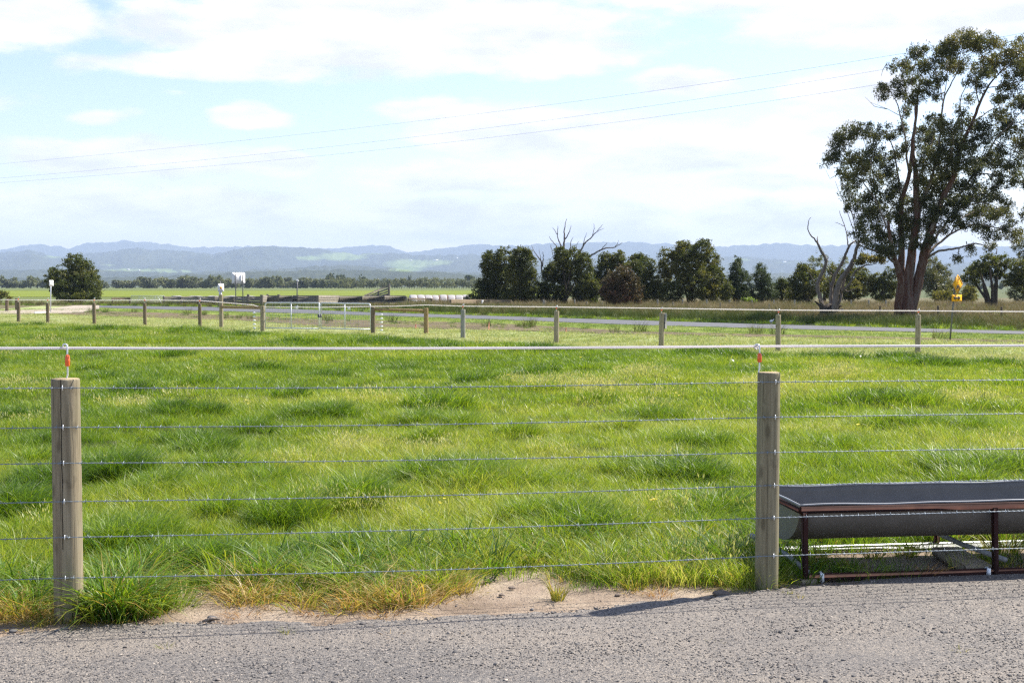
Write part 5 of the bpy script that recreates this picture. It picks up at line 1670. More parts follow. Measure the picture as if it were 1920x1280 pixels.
dense_tree('dense_tree', 'dense dark tree from which dead branches rise', 'tree',
           [(1052, 480, 15, 20), (1075, 484, 22, 20), (1094, 500, 18, 26), (1050, 508, 24, 26), (1032, 520, 14, 26), (1078, 525, 30, 30), (1100, 535, 16, 26), (1040, 550, 26, 18), (1092, 553, 18, 14), (1018, 548, 14, 22), (1112, 545, 12, 22)], (1060, 572), D1 + 2, 'wattle', 904, group=TR)
dense_tree('dense_tree', 'dense tree with a flat pair of tops behind the red shrub', 'tree',
           [(1139, 488, 18, 16), (1160, 482, 13, 12), (1135, 512, 22, 24), (1160, 515, 24, 32), (1124, 535, 14, 24), (1150, 550, 30, 18)], (1150, 571), D1 + 3, 'wattle', 905, group=TR)
dense_tree('dense_tree', 'dense rounded tree between the red shrub and the tallest dense tree', 'tree',
           [(1198, 490, 18, 16), (1212, 505, 18, 24), (1190, 515, 20, 30), (1218, 530, 14, 26), (1205, 548, 26, 20), (1234, 548, 12, 20)], (1205, 571), D1 + 1, 'wattle', 906, group=TR)
dense_tree('dense_tree', 'tallest and widest dense tree in the row, crown golden on its sunny side', 'tree',
           [(1285, 474, 24, 22), (1312, 470, 20, 20), (1256, 492, 18, 26), (1335, 492, 16, 26), (1290, 500, 34, 32), (1248, 520, 16, 28), (1340, 520, 18, 30), (1300, 532, 38, 32), (1258, 548, 22, 20), (1335, 548, 22, 18), (1362, 548, 12, 20)], (1295, 571), D1, 'wattle', 907, group=TR, lit=.55)
dense_tree('conical_tree', 'narrow conical dark tree next to the tallest dense tree', 'tree',
           [(1382, 494, 9, 12), (1380, 512, 16, 18), (1390, 525, 18, 20), (1372, 538, 18, 22), (1388, 550, 22, 16), (1404, 555, 12, 13)], (1380, 571), D1 + 2, 'pinefol', 908, (.16, .05), .28, .9, .45, group=TR)
dense_tree('conical_tree', 'smaller conical dark tree by the lime bush', 'tree',
           [(1428, 504, 9, 11), (1423, 520, 15, 18), (1433, 533, 16, 18), (1418, 548, 16, 16), (1435, 553, 14, 12), (1450, 556, 12, 12)], (1426, 571), D1 + 3, 'pinefol', 909, (.16, .05), .28, .9, .45, group=TR)
dense_tree('dense_tree', 'low dark tree between the small conical tree and the leafless tree', 'tree',
           [(1466, 535, 14, 16), (1480, 545, 16, 18), (1458, 552, 14, 12)], (1470, 571), D1 + 10, 'wattle', 910, group=TR)
dense_tree('dense_tree', 'dark rounded tree directly behind the leafless tree', 'tree',
           [(1508, 512, 18, 18), (1495, 530, 20, 22), (1525, 530, 24, 26), (1505, 550, 28, 16)], (1510, 571), D1 + 4, 'wattle', 911, group=TR)
dense_tree('dense_tree', 'olive lit tree between the leafless tree and the big gum', 'tree',
           [(1575, 518, 20, 20), (1605, 520, 24, 20), (1622, 535, 18, 20), (1590, 545, 30, 18), (1560, 540, 20, 22)], (1595, 571), D1 + 6, 'wattle', 912, group=TR, lit=.62)
dense_tree('dense_tree', 'narrow dark tree just left of the big gum trunk', 'tree',
           [(1640, 528, 14, 20), (1666, 525, 18, 22), (1655, 545, 24, 20)], (1655, 571), D1 + 6, 'wattle', 913, group=TR)
dense_tree('broad_tree', 'tall grey-green tree seen behind the right side of the big gum trunk', 'tree',
           [(1750, 498, 18, 20), (1768, 515, 20, 22), (1738, 520, 20, 24), (1755, 538, 30, 22), (1775, 550, 22, 16)], (1755, 571), 125, 'gumleaf', 914, (.2, .06), .36, .75, .42, group=TR, shell=.4)
dense_tree('dense_tree', 'yellowish low shrub below the yellow sign', 'tree',
           [(1770, 555, 26, 10), (1812, 550, 14, 14), (1822, 558, 14, 10)], (1800, 571), 118, 'wattle', 915, group=TR, lit=.72)
dense_tree('spreading_tree', 'dark tree with a visible forked trunk and flat spreading crown', 'tree',
           [(1826, 500, 18, 10), (1845, 488, 16, 11), (1848, 508, 26, 12), (1822, 520, 20, 14), (1872, 515, 18, 12), (1888, 492, 22, 16), (1905, 505, 22, 20), (1895, 525, 22, 14), (1918, 535, 20, 16)], (1856, 573), 96, 'wattle', 916, (.16, .07), .30, .8, .45, (.24, .5), shell=.35)
dense_tree('dense_tree', 'dark tree at the frame edge behind the spreading tree', 'tree',
           [(1915, 465, 18, 26), (1945, 480, 30, 34), (1935, 520, 34, 30), (1905, 545, 24, 22), (1960, 545, 34, 24)], (1930, 571), 122, 'gumleaf', 917, (.2, .06), .36, .75, .35, group=TR)
dense_tree('red_shrub', 'shrub with reddish leaves in front of the dense tree row', 'shrub',
           [(1165, 520, 26, 20), (1150, 535, 24, 22), (1180, 535, 22, 24), (1142, 550, 18, 16), (1160, 558, 28, 16), (1192, 555, 12, 20)], (1160, 580), 92, 'redleaf', 918, (.12, .06), .24, .75, .5, (.06, .2), shell=.4)
dense_tree('lime_bush', 'small bright lime bush at the foot of the tree row', 'bush', [(1405, 562, 8, 5), (1412, 566, 6, 4)], (1406, 571), 105, 'limeleaf', 919, (.14, .06), .2, .8, .6, (.03, .1))
dense_tree('lime_bush', 'bright lime bush shining between the dead-branched tree and the red shrub', 'bush', [(1105, 556, 8, 8), (1114, 561, 8, 6)], (1108, 571), 112, 'limeleaf', 920, (.14, .06), .22, .8, .5, (.03, .1))
dense_tree('low_shrub', 'small green shrub at the picture edge behind the gravel track', 'shrub', [(8, 551, 9, 6), (-14, 556, 14, 8), (20, 558, 6, 3)], (2, 566), 128, 'wattle', 921, (.15, .07), .25, .8, .6, (.03, .1))


def branches(mb, lines, d, r0, dzs=None, wig=0.0, n=7, taper=.25, jit=.1):
    """each line: list of (px, py, relative radius) drawn at distance d (+ own depth)"""
    out = []
    for i, ln in enumerate(lines):
        z0, z1 = (0, 0) if dzs is None else dzs[i]
        pts = []
        m = len(ln)
        for k, q in enumerate(ln):
            f = k / max(1, m - 1)
            pts.append(P(q[0], q[1], d + z0 * (1 - f) + z1 * f))
        pts = np.array(pts); rad = np.array([q[2] for q in ln]) * r0
        # smooth resample
        s = np.concatenate([[0], np.cumsum(np.linalg.norm(np.diff(pts, axis=0), axis=1))]); L = s[-1]
        k = max(4, int(m * 3)); tt = np.linspace(0, L, k)
        sm = np.stack([np.interp(tt, s, pts[:, j]) for j in range(3)], 1)
        for _ in range(2): sm[1:-1] = .25 * sm[:-2] + .5 * sm[1:-1] + .25 * sm[2:]
        if wig: sm[1:-1] += RNG.normal(0, wig, sm[1:-1].shape)
        rr = np.interp(tt, s, rad)
        mb.tube(sm, rr, n, jit=jit); out.append((sm, rr))
    return out


# dead branches over the dense tree
d = D1 + 4
b = at_ground(1055, 572); b = P(1055, 572, d); b[2] = -.05
t = root('dead_tree', b, 'bare dead tree whose grey branches stick out above a dense tree', 'tree')
mb = MB(); branches(mb, [[(1055, 575, 2.6), (1056, 520, 2.2), (1057, 470, 1.8)]], d, .06); mb.build('trunk', M['dead'], t, b, True)
mb = MB(); K = 1
branches(mb, [[(1056.7, 468, 1.6), (1058.7, 449, 1.2), (1057.7, 431, .8), (1060, 420, .5), (1063, 410, .3)], [(1057, 466, 1.2), (1048, 456, .9), (1045, 442, .6), (1046, 423, .3)], [(1045, 440, .6), (1040, 432, .4), (1036, 427, .25)],
              [(1058.7, 449, .9), (1067, 437.5, .6), (1071, 423, .3)], [(1050, 470, .9), (1042, 460, .6), (1034, 450, .45), (1029.6, 443, .25)], [(1068, 470, 1), (1071, 462, .7), (1069, 454, .5), (1075, 444, .25)],
              [(1060, 510, 2), (1085, 480, 1.5), (1090, 469, 1.2), (1094, 458, 1), (1109, 444, .8), (1119, 435, .55), (1129.6, 421, .25)], [(1093, 460, .7), (1096, 448, .45), (1100, 436, .2)], [(1111, 442, .5), (1114, 430, .35), (1113, 419, .2)], [(1120, 434, .4), (1128, 430, .3), (1133, 428, .2)],
              [(1070, 510, 1.8), (1104.6, 481, 1.4), (1117, 473, 1.1), (1136, 464.6, .9), (1152.5, 464.6, .65), (1160, 460, .45), (1167, 454, .25)], [(1128, 467, .6), (1135, 460, .4), (1139, 454, .2)], [(1152, 464, .4), (1158, 456, .3), (1160, 450, .2)], [(1083, 470, .5), (1080, 460, .35), (1086, 452, .2)],
              [(1040, 530, 1.5), (1018, 516, 1.2), (1016, 508, 1.1), (1015, 489.6, .9), (1004.6, 477, .6), (1000, 468, .4), (997, 460, .2)], [(1017, 500, .9), (1018.5, 488, .7), (1018, 472, .35)], [(1014, 490, .5), (1013, 478, .35), (1011, 468, .2)], [(1037, 480, .5), (1034, 466, .35), (1033, 458, .2)]], d, .068, None, .02, 6)
mb.build('branches', M['dead'], t, b, True)

# leafless old tree by the road
d = 66.0
b = P(1555, 596, d); b[2] = -.06
t = root('leafless_tree', b, 'gnarled leafless tree with pale twisting limbs from a squat stump beside the big gum', 'tree')
mb = MB(); branches(mb, [[(1548, 597, 9.0), (1549, 588, 8.0), (1552, 580, 7.2), (1556, 574, 5), (1558, 570, 2)], [(1553, 590, 5), (1566, 578, 2.2), (1578, 573, 1.0)], [(1556, 584, 4), (1570, 582, 1.6), (1581, 579, .7)], [(1545, 586, 4), (1538, 574, 1.6), (1527, 564, .6)], [(1540, 592, 3), (1531, 598, .6)]], d, .045, None, .01, 10, jit=.3)
mb.build('stump', M['dkbark'], t, b, True)
mb = MB()
br_ = branches(mb, [[(1547, 585, 2.6), (1543, 572, 2.2), (1533, 546, 1.9), (1531, 532, 1.8), (1543, 510, 1.7), (1550, 489, 1.5), (1541, 474, 1.3), (1534.5, 457, 1.0), (1525, 445, .7), (1515.6, 436, .55), (1514, 419, .4), (1517, 412, .3), (1521, 407, .2)],
              [(1534, 460, .8), (1532, 447, .5), (1533, 443, .25)], [(1549, 490, .8), (1553, 482, .4), (1552, 478, .2)], [(1558, 582, 2.4), (1558.6, 560, 1.9), (1558.6, 537, 1.7), (1564, 517, 1.6), (1577.5, 496, 1.4), (1584, 481, 1.3), (1591, 462, 1.1), (1597, 455, .9), (1603, 452, .6)],
              [(1591, 462, .7), (1588, 440, .5), (1585, 425, .4), (1576, 405, .3), (1574, 395, .2)], [(1583, 424, .3), (1572, 419, .2), (1566, 417, .15)], [(1561, 584, 3.0), (1565.5, 572, 2.8), (1567, 551, 2.7), (1576, 524, 2.6), (1588, 510, 2.4), (1600, 491, 2.2), (1604, 478, 1.7), (1606, 465, 1.5), (1610, 455, 1.1), (1616, 446, .6)],
              [(1562, 588, 2), (1576, 563, 1.3), (1579, 545, 1.2), (1584, 520, 1.0), (1588, 510, .8)], [(1579, 548, 1.1), (1583, 541, 1.1), (1595, 532, 1.05), (1600, 512, 1.0), (1614, 501, .8), (1629, 496, .5), (1644, 494, .25)], [(1582, 543, .8), (1592, 547, .5), (1605, 541, .3), (1614, 536, .15)],
              [(1558, 537, .7), (1553, 522, .4), (1548, 515, .2)], [(1531, 534, .7), (1522, 521, .4), (1516, 510, .2)], [(1548, 580, 1.2), (1540, 566, .7), (1533, 556, .3)], [(1563, 520, .7), (1557, 510, .5), (1551, 517, .3)]], d, .054, [(0, .6), (.4, .8), (0, .3), (.3, .9), (.9, 1.2), (1.1, 1.3), (-.2, -.5), (-.3, .2), (-.2, -1.4), (-.2, -.6), (.3, .4), (.1, -.2), (0, -.3), (.6, .5)], .012, 8)
mb.build('limbs', M['dead'], t, b, True)
cr = Crown(); r = np.random.default_rng(5)
for (cx, cy, rx, ry, dz, tn) in ((1640, 487, 22, 7, -1.3, .75), (1655, 484, 14, 8, -1.5, .7), (1622, 482, 12, 6, -1.0, .6), (1613, 490, 8, 5, -.9, .5)):
    k = 26; v = rand_dirs(k, r); cen = P(cx, cy, d + dz) + v * np.array([px_len(rx, d), .45, px_len(ry, d)]) * (r.random(k) ** .5)[:, None]
    cr.clumps(cen, np.full(k, .16), 14, .16, .05, r, np.full(k, tn), .5, 0)
cr.build('foliage', M['gumleaf'], t, b)
dense_tree('wispy_tree', 'thin grey-green wispy tree behind the leafless tree limbs', 'tree', [(1535, 486, 14, 16), (1522, 492, 10, 12), (1585, 488, 12, 14), (1550, 500, 18, 12)], (1545, 571), D1 + 12, 'greyfol', 922, (.2, .05), .3, .28, .4, (.1, .3), shell=.1)

# ---- the big gum
GD = 64.0
b = P(1697, 598, GD); b[2] = -.06
gum = root('gum_tree', b, 'very tall many-stemmed gum tree with red-brown bark and an open drooping crown', 'tree')
mb = MB()
trunk_l = [[(1697, 601, 19.5), (1697, 590, 17.5), (1698, 575, 16.0), (1699, 560, 14.5), (1701, 545, 11.5), (1703, 533, 6)],
           [(1684, 600, 6.5), (1683, 575, 7.0), (1687, 550, 7.0), (1690, 525, 6.2), (1683, 499, 5.4), (1676, 482, 4.6), (1671, 466, 3.8), (1668, 440, 3.0), (1665, 415, 2.2)],
           [(1688, 575, 7), (1690, 550, 7.6), (1691, 519, 6.8), (1690, 490, 6.2), (1691, 466, 5.8), (1689, 430, 5.2), (1688, 403, 4.8), (1693, 366, 4.2), (1705, 330, 3.8), (1708, 304, 3.4), (1713, 258, 2.9), (1719, 211, 2.2), (1722, 172, 1.4), (1726, 140, .7)],
           [(1698, 590, 9.5), (1699, 566, 9.5), (1703, 530, 9.0), (1707, 500, 8.6), (1712, 456, 8.0), (1717, 425, 7.2), (1720, 403, 6.6), (1717, 354, 5.4), (1718, 330, 4.8), (1712, 290, 3.6), (1710, 262, 2.9), (1717, 232, 2.2), (1716, 200, 1.5)],
           [(1706, 596, 9.5), (1708, 580, 10), (1716, 550, 9.6), (1722, 524, 9.0), (1730, 492, 8.6), (1732, 475, 8.2), (1740, 450, 7.0), (1746, 432, 6.4), (1756, 402, 5.6), (1766, 374, 5.2), (1779, 350, 4.8), (1790, 330, 4.4), (1797, 284, 3.8), (1810, 255, 3.3), (1824, 231, 2.9), (1836, 195, 2.4), (1850, 165, 1.8), (1872, 139, 1.1), (1890, 118, .6)]]
dz_t = [(0, 0), (-.3, -1.8), (.4, .8), (-.1, .2), (.1, -.8)]
tb = branches(mb, trunk_l, GD, 1 / 37.5, dz_t, .01, 14, jit=.12)
mb.build('trunk', M['bark'], gum, b, True)
mb = MB()
limb_l = [[(1671, 470, 3.0), (1655, 476, 2.6), (1640, 470, 2.2), (1625, 464, 1.8), (1611, 461, 1.3), (1602, 448, .9), (1598, 425, .5)],
          [(1683, 499, 3.4), (1669, 485, 2.6), (1660, 476, 2.0)],
          [(1612, 462, 1.2), (1605, 430, 1.0), (1597, 398, .9), (1585, 370, .7), (1578, 345, .5), (1574, 318, .3)],
          [(1668, 440, 2.2), (1656, 410, 1.9), (1645, 380, 1.6), (1625, 350, 1.3), (1606, 330, 1.0), (1590, 300, .7), (1580, 280, .4)],
          [(1645, 382, 1.3), (1638, 350, 1.1), (1637, 320, .9), (1628, 290, .6), (1620, 262, .4)],
          [(1690, 420, 2.6), (1688, 380, 2.2), (1686, 345, 2.0), (1680, 310, 1.7), (1676, 280, 1.4), (1668, 262, 1.1), (1655, 245, .6)],
          [(1705, 330, 2.6), (1700, 290, 2.3), (1697, 255, 2.0), (1690, 222, 1.6), (1683, 195, 1.2), (1672, 175, .8), (1658, 160, .4)],
          [(1692, 225, 1.1), (1698, 190, .9), (1697, 160, .7), (1690, 135, .4)], [(1719, 211, 1.3), (1712, 180, 1.0), (1708, 150, .7), (1718, 115, .4)],
          [(1720, 403, 4.2), (1733, 368, 3.6), (1745, 340, 3.2), (1758, 290, 2.7), (1763, 248, 2.3), (1766, 200, 1.9), (1770, 180, 1.6), (1783, 158, 1.3), (1795, 139, 1.1), (1800, 105, .7), (1805, 80, .4)],
          [(1768, 190, 1.2), (1762, 160, .9), (1755, 135, .6)], [(1766, 200, 1.1), (1774, 165, .9), (1776, 130, .6), (1778, 105, .3)],
          [(1746, 432, 4.0), (1757, 405, 3.6), (1775, 380, 3.2), (1792, 374, 2.9), (1808, 352, 2.6), (1824, 330, 2.3), (1843, 303, 2.0), (1867, 260, 1.6), (1892, 236, 1.1), (1915, 210, .6)],
          [(1797, 284, 2.0), (1806, 240, 1.6), (1803, 215, 1.3), (1798, 190, 1.0), (1812, 160, .8), (1822, 120, .4)], [(1836, 195, 1.4), (1828, 165, 1.0), (1836, 140, .8), (1846, 110, .4)], [(1824, 231, 1.6), (1845, 214, 1.2), (1870, 200, .9), (1890, 180, .5)],
          [(1732, 490, 3.4), (1745, 478, 3.0), (1760, 470, 2.4), (1795, 466, 2.0), (1820, 458, 1.6), (1838, 456, 1.2), (1850, 462, .8), (1858, 473, .5), (1868, 476, .3)],
          [(1738, 480, 3.4), (1748, 465, 3.0), (1765, 452, 2.6), (1783, 437, 2.2), (1808, 426, 1.8), (1831, 420, 1.5), (1860, 425, 1.1), (1892, 432, .6)],
          [(1741, 470, 3.2), (1754, 446, 2.8), (1772, 420, 2.4), (1790, 395, 2.0), (1812, 385, 1.6), (1840, 378, 1.1), (1868, 388, .6)],
          [(1783, 437, 1.5), (1800, 410, 1.2), (1822, 398, .9), (1845, 395, .5)], [(1866, 262, 1.2), (1890, 280, .9), (1925, 290, .7), (1950, 296, .4)], [(1824, 330, 1.7), (1850, 325, 1.3), (1885, 330, 1.0), (1920, 345, .7), (1945, 350, .4)],
          [(1850, 165, 1.1), (1885, 160, .9), (1925, 150, .7), (1955, 140, .4)], [(1872, 139, .9), (1905, 115, .7), (1938, 105, .4)], [(1892, 236, .9), (1930, 220, .7), (1965, 200, .4)], [(1717, 354, 2.0), (1728, 320, 1.6), (1735, 290, 1.2), (1750, 262, .8), (1755, 235, .5)], [(1790, 330, 2.0), (1780, 300, 1.5), (1788, 272, 1.0), (1785, 245, .5)]]
dz_l = [(-1.8, -2.4), (-1.0, -1.9), (-2.4, -2.9), (-1.6, -.4), (-1, .8), (.7, 1.9), (.8, 2.2), (1.8, 2.6), (.9, .2), (.2, -1.2), (-.8, -2.2), (-.9, .8), (-.6, 1.6), (-.7, .4), (-.8, -1.8), (-.8, .6), (0, -2.6), (-.1, 1.8), (.2, -1.4), (1.0, 2.6), (1.2, 2.6), (.6, -1.0), (-.8, -2.0), (-.8, .3), (1.5, 2.4), (.2, 2.6), (-.5, -2.0)]
lb = branches(mb, limb_l, GD, 1 / 43, dz_l, .015, 8)
limbpts = np.concatenate([q[0] for q in lb] + [q[0][len(q[0]) // 2:] for q in tb])
limbrad = np.concatenate([q[1] for q in lb] + [q[1][len(q[1]) // 2:] for q in tb])
CL = [(1805, 78, 34, 17), (1850, 80, 30, 16), (1775, 98, 28, 16), (1900, 98, 34, 20), (1725, 98, 22, 12), (1688, 122, 24, 12), (1742, 124, 26, 14), (1790, 118, 32, 15), (1860, 118, 34, 17), (1912, 132, 28, 17), (1700, 150, 24, 11), (1662, 162, 20, 9), (1736, 158, 20, 15), (1820, 70, 18, 12), (1765, 92, 16, 10),
      (1760, 150, 16, 9), (1820, 150, 16, 9), (1890, 168, 24, 14), (1918, 190, 24, 18), (1712, 182, 18, 11), (1655, 180, 13, 6), (1842, 138, 20, 10), (1755, 178, 9, 7), (1838, 165, 10, 7), (1812, 184, 9, 7), (1870, 185, 14, 9),
      (1610, 243, 36, 14), (1575, 263, 22, 13), (1562, 300, 17, 12), (1598, 300, 25, 15), (1640, 292, 28, 20), (1658, 248, 20, 13), (1600, 333, 22, 14), (1665, 318, 18, 20), (1566, 282, 15, 10), (1622, 316, 20, 12), (1680, 285, 10, 14), (1690, 240, 10, 12), (1700, 205, 10, 9),
      (1756, 224, 18, 12), (1780, 238, 26, 14), (1810, 233, 20, 14), (1745, 263, 22, 20), (1790, 268, 28, 18), (1840, 253, 20, 18), (1872, 213, 18, 11), (1892, 234, 24, 20), (1917, 264, 20, 20), (1758, 308, 34, 22), (1722, 308, 14, 12), (1810, 298, 30, 18), (1852, 298, 26, 16), (1890, 308, 28, 18), (1912, 338, 22, 12), (1735, 285, 14, 12), (1876, 280, 14, 12), (1770, 285, 18, 14),
      (1592, 358, 14, 11), (1600, 383, 22, 10), (1640, 398, 28, 20), (1668, 368, 20, 18), (1720, 343, 18, 12), (1702, 418, 26, 24), (1652, 438, 28, 20), (1612, 428, 17, 16), (1664, 466, 22, 12), (1756, 348, 32, 20), (1750, 398, 22, 20), (1790, 378, 28, 18), (1830, 368, 27, 18), (1840, 398, 28, 14), (1812, 418, 26, 10), (1870, 398, 24, 13), (1893, 428, 20, 13), (1903, 444, 12, 8), (1860, 440, 18, 8), (1740, 448, 14, 9), (1690, 450, 16, 12), (1680, 400, 16, 14), (1720, 380, 14, 14), (1640, 360, 12, 10),
      (1620, 452, 14, 8), (1845, 425, 16, 9), (1820, 345, 16, 10), (1868, 366, 18, 10), (1797, 398, 12, 9), (1795, 484, 5, 5), (1820, 466, 8, 4), (1862, 462, 8, 4), (1765, 430, 10, 7),
      (1700, 272, 13, 12), (1732, 246, 13, 12), (1772, 332, 22, 14), (1822, 322, 18, 12), (1742, 422, 18, 13), (1782, 404, 16, 12), (1682, 350, 15, 14), (1722, 455, 13, 10), (1802, 345, 18, 12), (1872, 332, 18, 11), (1650, 466, 16, 11), (1696, 382, 14, 14), (1815, 272, 18, 12), (1845, 232, 14, 10), (1625, 375, 16, 12), (1582, 322, 12, 12), (1735, 372, 16, 14), (1860, 350, 16, 10), (1885, 385, 16, 10), (1642, 338, 14, 12), (1800, 208, 10, 8), (1690, 175, 14, 9), (1942, 108, 30, 18), (1952, 158, 25, 18), (1957, 220, 30, 22), (1945, 290, 30, 22), (1950, 350, 25, 15), (1978, 180, 25, 18), (1990, 258, 25, 22), (1935, 395, 22, 12), (1930, 75, 22, 12)]
cr = Crown(); mbt = mb; r = np.random.default_rng(77)
for (cx, cy, rx, ry) in CL:
    # the clump hangs round the limb nearest to it in the view, spread in depth
    lx, ly = pix(limbpts)
    dd = np.hypot(lx - cx, ly - cy); j = np.argsort(dd)[:6]; j = r.choice(j)
    dep = limbpts[j][1] + (r.random() - .5) * 1.6
    c = P(cx, cy + 1, dep); a, h = px_len(rx, dep), px_len(ry, dep)
    a, h = a * 1.14, h * 1.25
    k = max(7, int(a * h * 104))
    v = rand_dirs(k, r); cen = c + v * np.array([a, max(a * .9, .4), h]) * (r.random(k) ** .45)[:, None]
    cen[:, 2] -= (np.abs(cen[:, 0] - c[0]) / max(a, .1)) ** 2 * h * .45
    top = np.clip((cen[:, 2] - c[2]) / h, -1, 1)
    tn = .34 + .3 * (fbm(cen[:, 0] * 1.3, cen[:, 2] * 1.3 + cen[:, 1], 866, 2) - .5) * 2 + (.22 if (cx > 1780 and cy < 130) else .04) + (r.random(k) - .5) * .2  # upper sunward clumps lighter: sunlit gold put into the leaf tint
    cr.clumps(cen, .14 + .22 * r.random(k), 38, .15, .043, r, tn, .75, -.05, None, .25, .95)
    # twigs from the limb to the sprays
    p0 = limbpts[j]
    mid_ = p0 * .45 + c * .55 + rand_dirs(1, r)[0] * .12
    if dd[j] < 60:
        mbt.tube([p0, p0 * .7 + mid_ * .3, mid_, c], np.array([.034, .028, .022, .013]), 5, False)
    for q in cen[:max(2, k // 7)]:
        m_ = (c * .5 + q * .5) + rand_dirs(1, r)[0] * .06
        mbt.tube([c, m_, q], [.012, .009, .004], 4, False)
# bare drooping twigs along the outer edge
for (x0, y0, x1, y1, x2, y2) in ((1700, 224, 1665, 205, 1632, 192), (1665, 205, 1640, 200, 1622, 182), (1570, 300, 1552, 315, 1542, 300), (1575, 325, 1556, 335, 1548, 318), (1655, 165, 1648, 180, 1646, 196), (1662, 120, 1655, 132, 1652, 144), (1598, 398, 1578, 372, 1566, 340), (1600, 430, 1586, 390, 1575, 360), (1880, 440, 1895, 452, 1902, 462)):
    dq = GD + (r.random() - .5) * 2
    mbt.tube([P(x0, y0, dq), P(x1, y1, dq), P(x2, y2, dq)], [.02, .013, .006], 4, False)
mb.build('limbs', M['limb'], gum, b, True)
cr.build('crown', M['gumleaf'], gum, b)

# ---- distant tree line across the fields
def far_tree(name, mat, seed, w, h, k, words_, grp, cat='tree', lobes=7, col=.5, stem=.0):
    r = np.random.default_rng(seed)
    t = root(name, (0, 0, 0), words_, cat, grp)
    cr = Crown()
    for i in range(lobes):
        a = r.random() * 2 * PI; q = r.random() ** .6
        c = np.array([math.cos(a) * q * w * .30, math.sin(a) * q * w * .30, h * (stem + .2 + (.62 - stem) * r.random() * (1 - .5 * q))])
        rad = np.array([w * .27, w * .27, h * .22]) * (.75 + .5 * r.random())
        v = rand_dirs(k, r); cen = c + v * rad * (.55 + .45 * r.random(k))[:, None]
        cr.clumps(cen, np.full(k, w * .07), 6, w * .10, w * .07, r, col + .25 * (r.random(k) - .5), 0, .3, v)
    cr.build('crown', M[mat], t, np.zeros(3))
    mb = MB(); mb.tube([[0, 0, -.2], [w * .01, 0, h * .3], [0, w * .02, h * .65]], [w * .035, w * .028, w * .012], 6); mb.build('trunk', M['dead'], t)
    return t


FT = [far_tree('distant_tree', ['greyfol', 'mixfol', 'greyfol', 'mixfol', 'greyfol'][i], 1500 + i, 8.0, 7.2, 30, '', None, lobes=7 + i % 3, col=[.5, .45, .6, .35, .4][i]) for i in range(5)]
PT = [far_tree('plantation_tree', ['greyfol', 'mixfol', 'greyfol'][i], 1600 + i, 5.2, 8.0, 24, '', None, lobes=6, col=[.55, .45, .4][i], stem=.06) for i in range(3)]
used = set()


def put(lib, i, px, foot, d, hpx, wsc, words_, grp):
    src = lib[i]; g = P(px, foot, d); h0 = 7.2 if lib is FT else 8.0
    s = px_len(hpx, d) / h0
    loc = (g[0], g[1], -.1); sc = (s * wsc, s * wsc, s)
    if src.name not in used:
        used.add(src.name); src.location = loc; src.scale = sc; src.rotation_euler = (0, 0, RNG.random() * 6); src['label'] = words_; src['group'] = grp
        return src
    return dup(src, loc, RNG.random() * 6, sc, words_, grp)


GL = 'scattered trees of the far tree line'
x = -40.0
while x < 345:
    gap = RNG.random()
    big = 16 + 10 * RNG.random()
    if not (90 < x < 185) and not (195 < x < 210):
        put(FT, RNG.integers(0, 5), x, 541, 720 + 60 * RNG.random(), big * 1.05, 1.0 + .3 * RNG.random(), 'small grey-green tree standing loosely in the far tree line near the round bush', GL)
    x += 9 + 8 * RNG.random()
x = 338.0
while x < 660:
    put(FT, RNG.integers(0, 5), x, 541, 700 + 120 * RNG.random(), 18 + 10 * RNG.random(), .85 + .35 * RNG.random(), 'pale olive tree in the close far tree line behind the road signs', 'trees of the close far tree line')
    x += 5.6 + 4 * RNG.random()
x = 640.0
while x < 905:
    put(PT, RNG.integers(0, 3), x, 542, 640 + 60 * RNG.random(), 21 + 4.5 * RNG.random(), 1.0 + .25 * RNG.random(), 'slim tree of the even plantation rows across the fields', 'plantation trees across the fields')
    x += 3.9 + 1.6 * RNG.random()
for (x, hp, w_, words_) in ((619.5, 30, .55, 'dark pine standing above the plantation, round-topped one'), (632, 29, .4, 'dark pine above the plantation, thinner one of the close pair'), (639.5, 30.5, .5, 'dark pine above the plantation, fuller one of the close pair'), (681, 26.5, .5, 'dark pine standing alone above the plantation'), (768, 26, .28, 'thin dark dead spire above the plantation'), (884, 28, .7, 'dark far tree emerging beside the dense tree nearest the bales')):
    t = far_tree('distant_pine', 'pinefol', int(x), 8.0, 7.2, 20, words_, 'dark pines above the plantation', lobes=5, col=.5, stem=.3)
    g = P(x, 541, 830); s = px_len(hp, 830) / 7.2; t.location = (g[0], g[1], -.1); t.scale = (s * w_ * 1.15, s * w_ * 1.15, s)
x = 1000.0
while x < 1960:
    put(FT, RNG.integers(0, 5), x, 543, 520 + 80 * RNG.random(), 13 + 8 * RNG.random(), 1.0, 'pale far tree glimpsed between the dense trees', 'far trees behind the dense row')
    x += 14 + 16 * RNG.random()

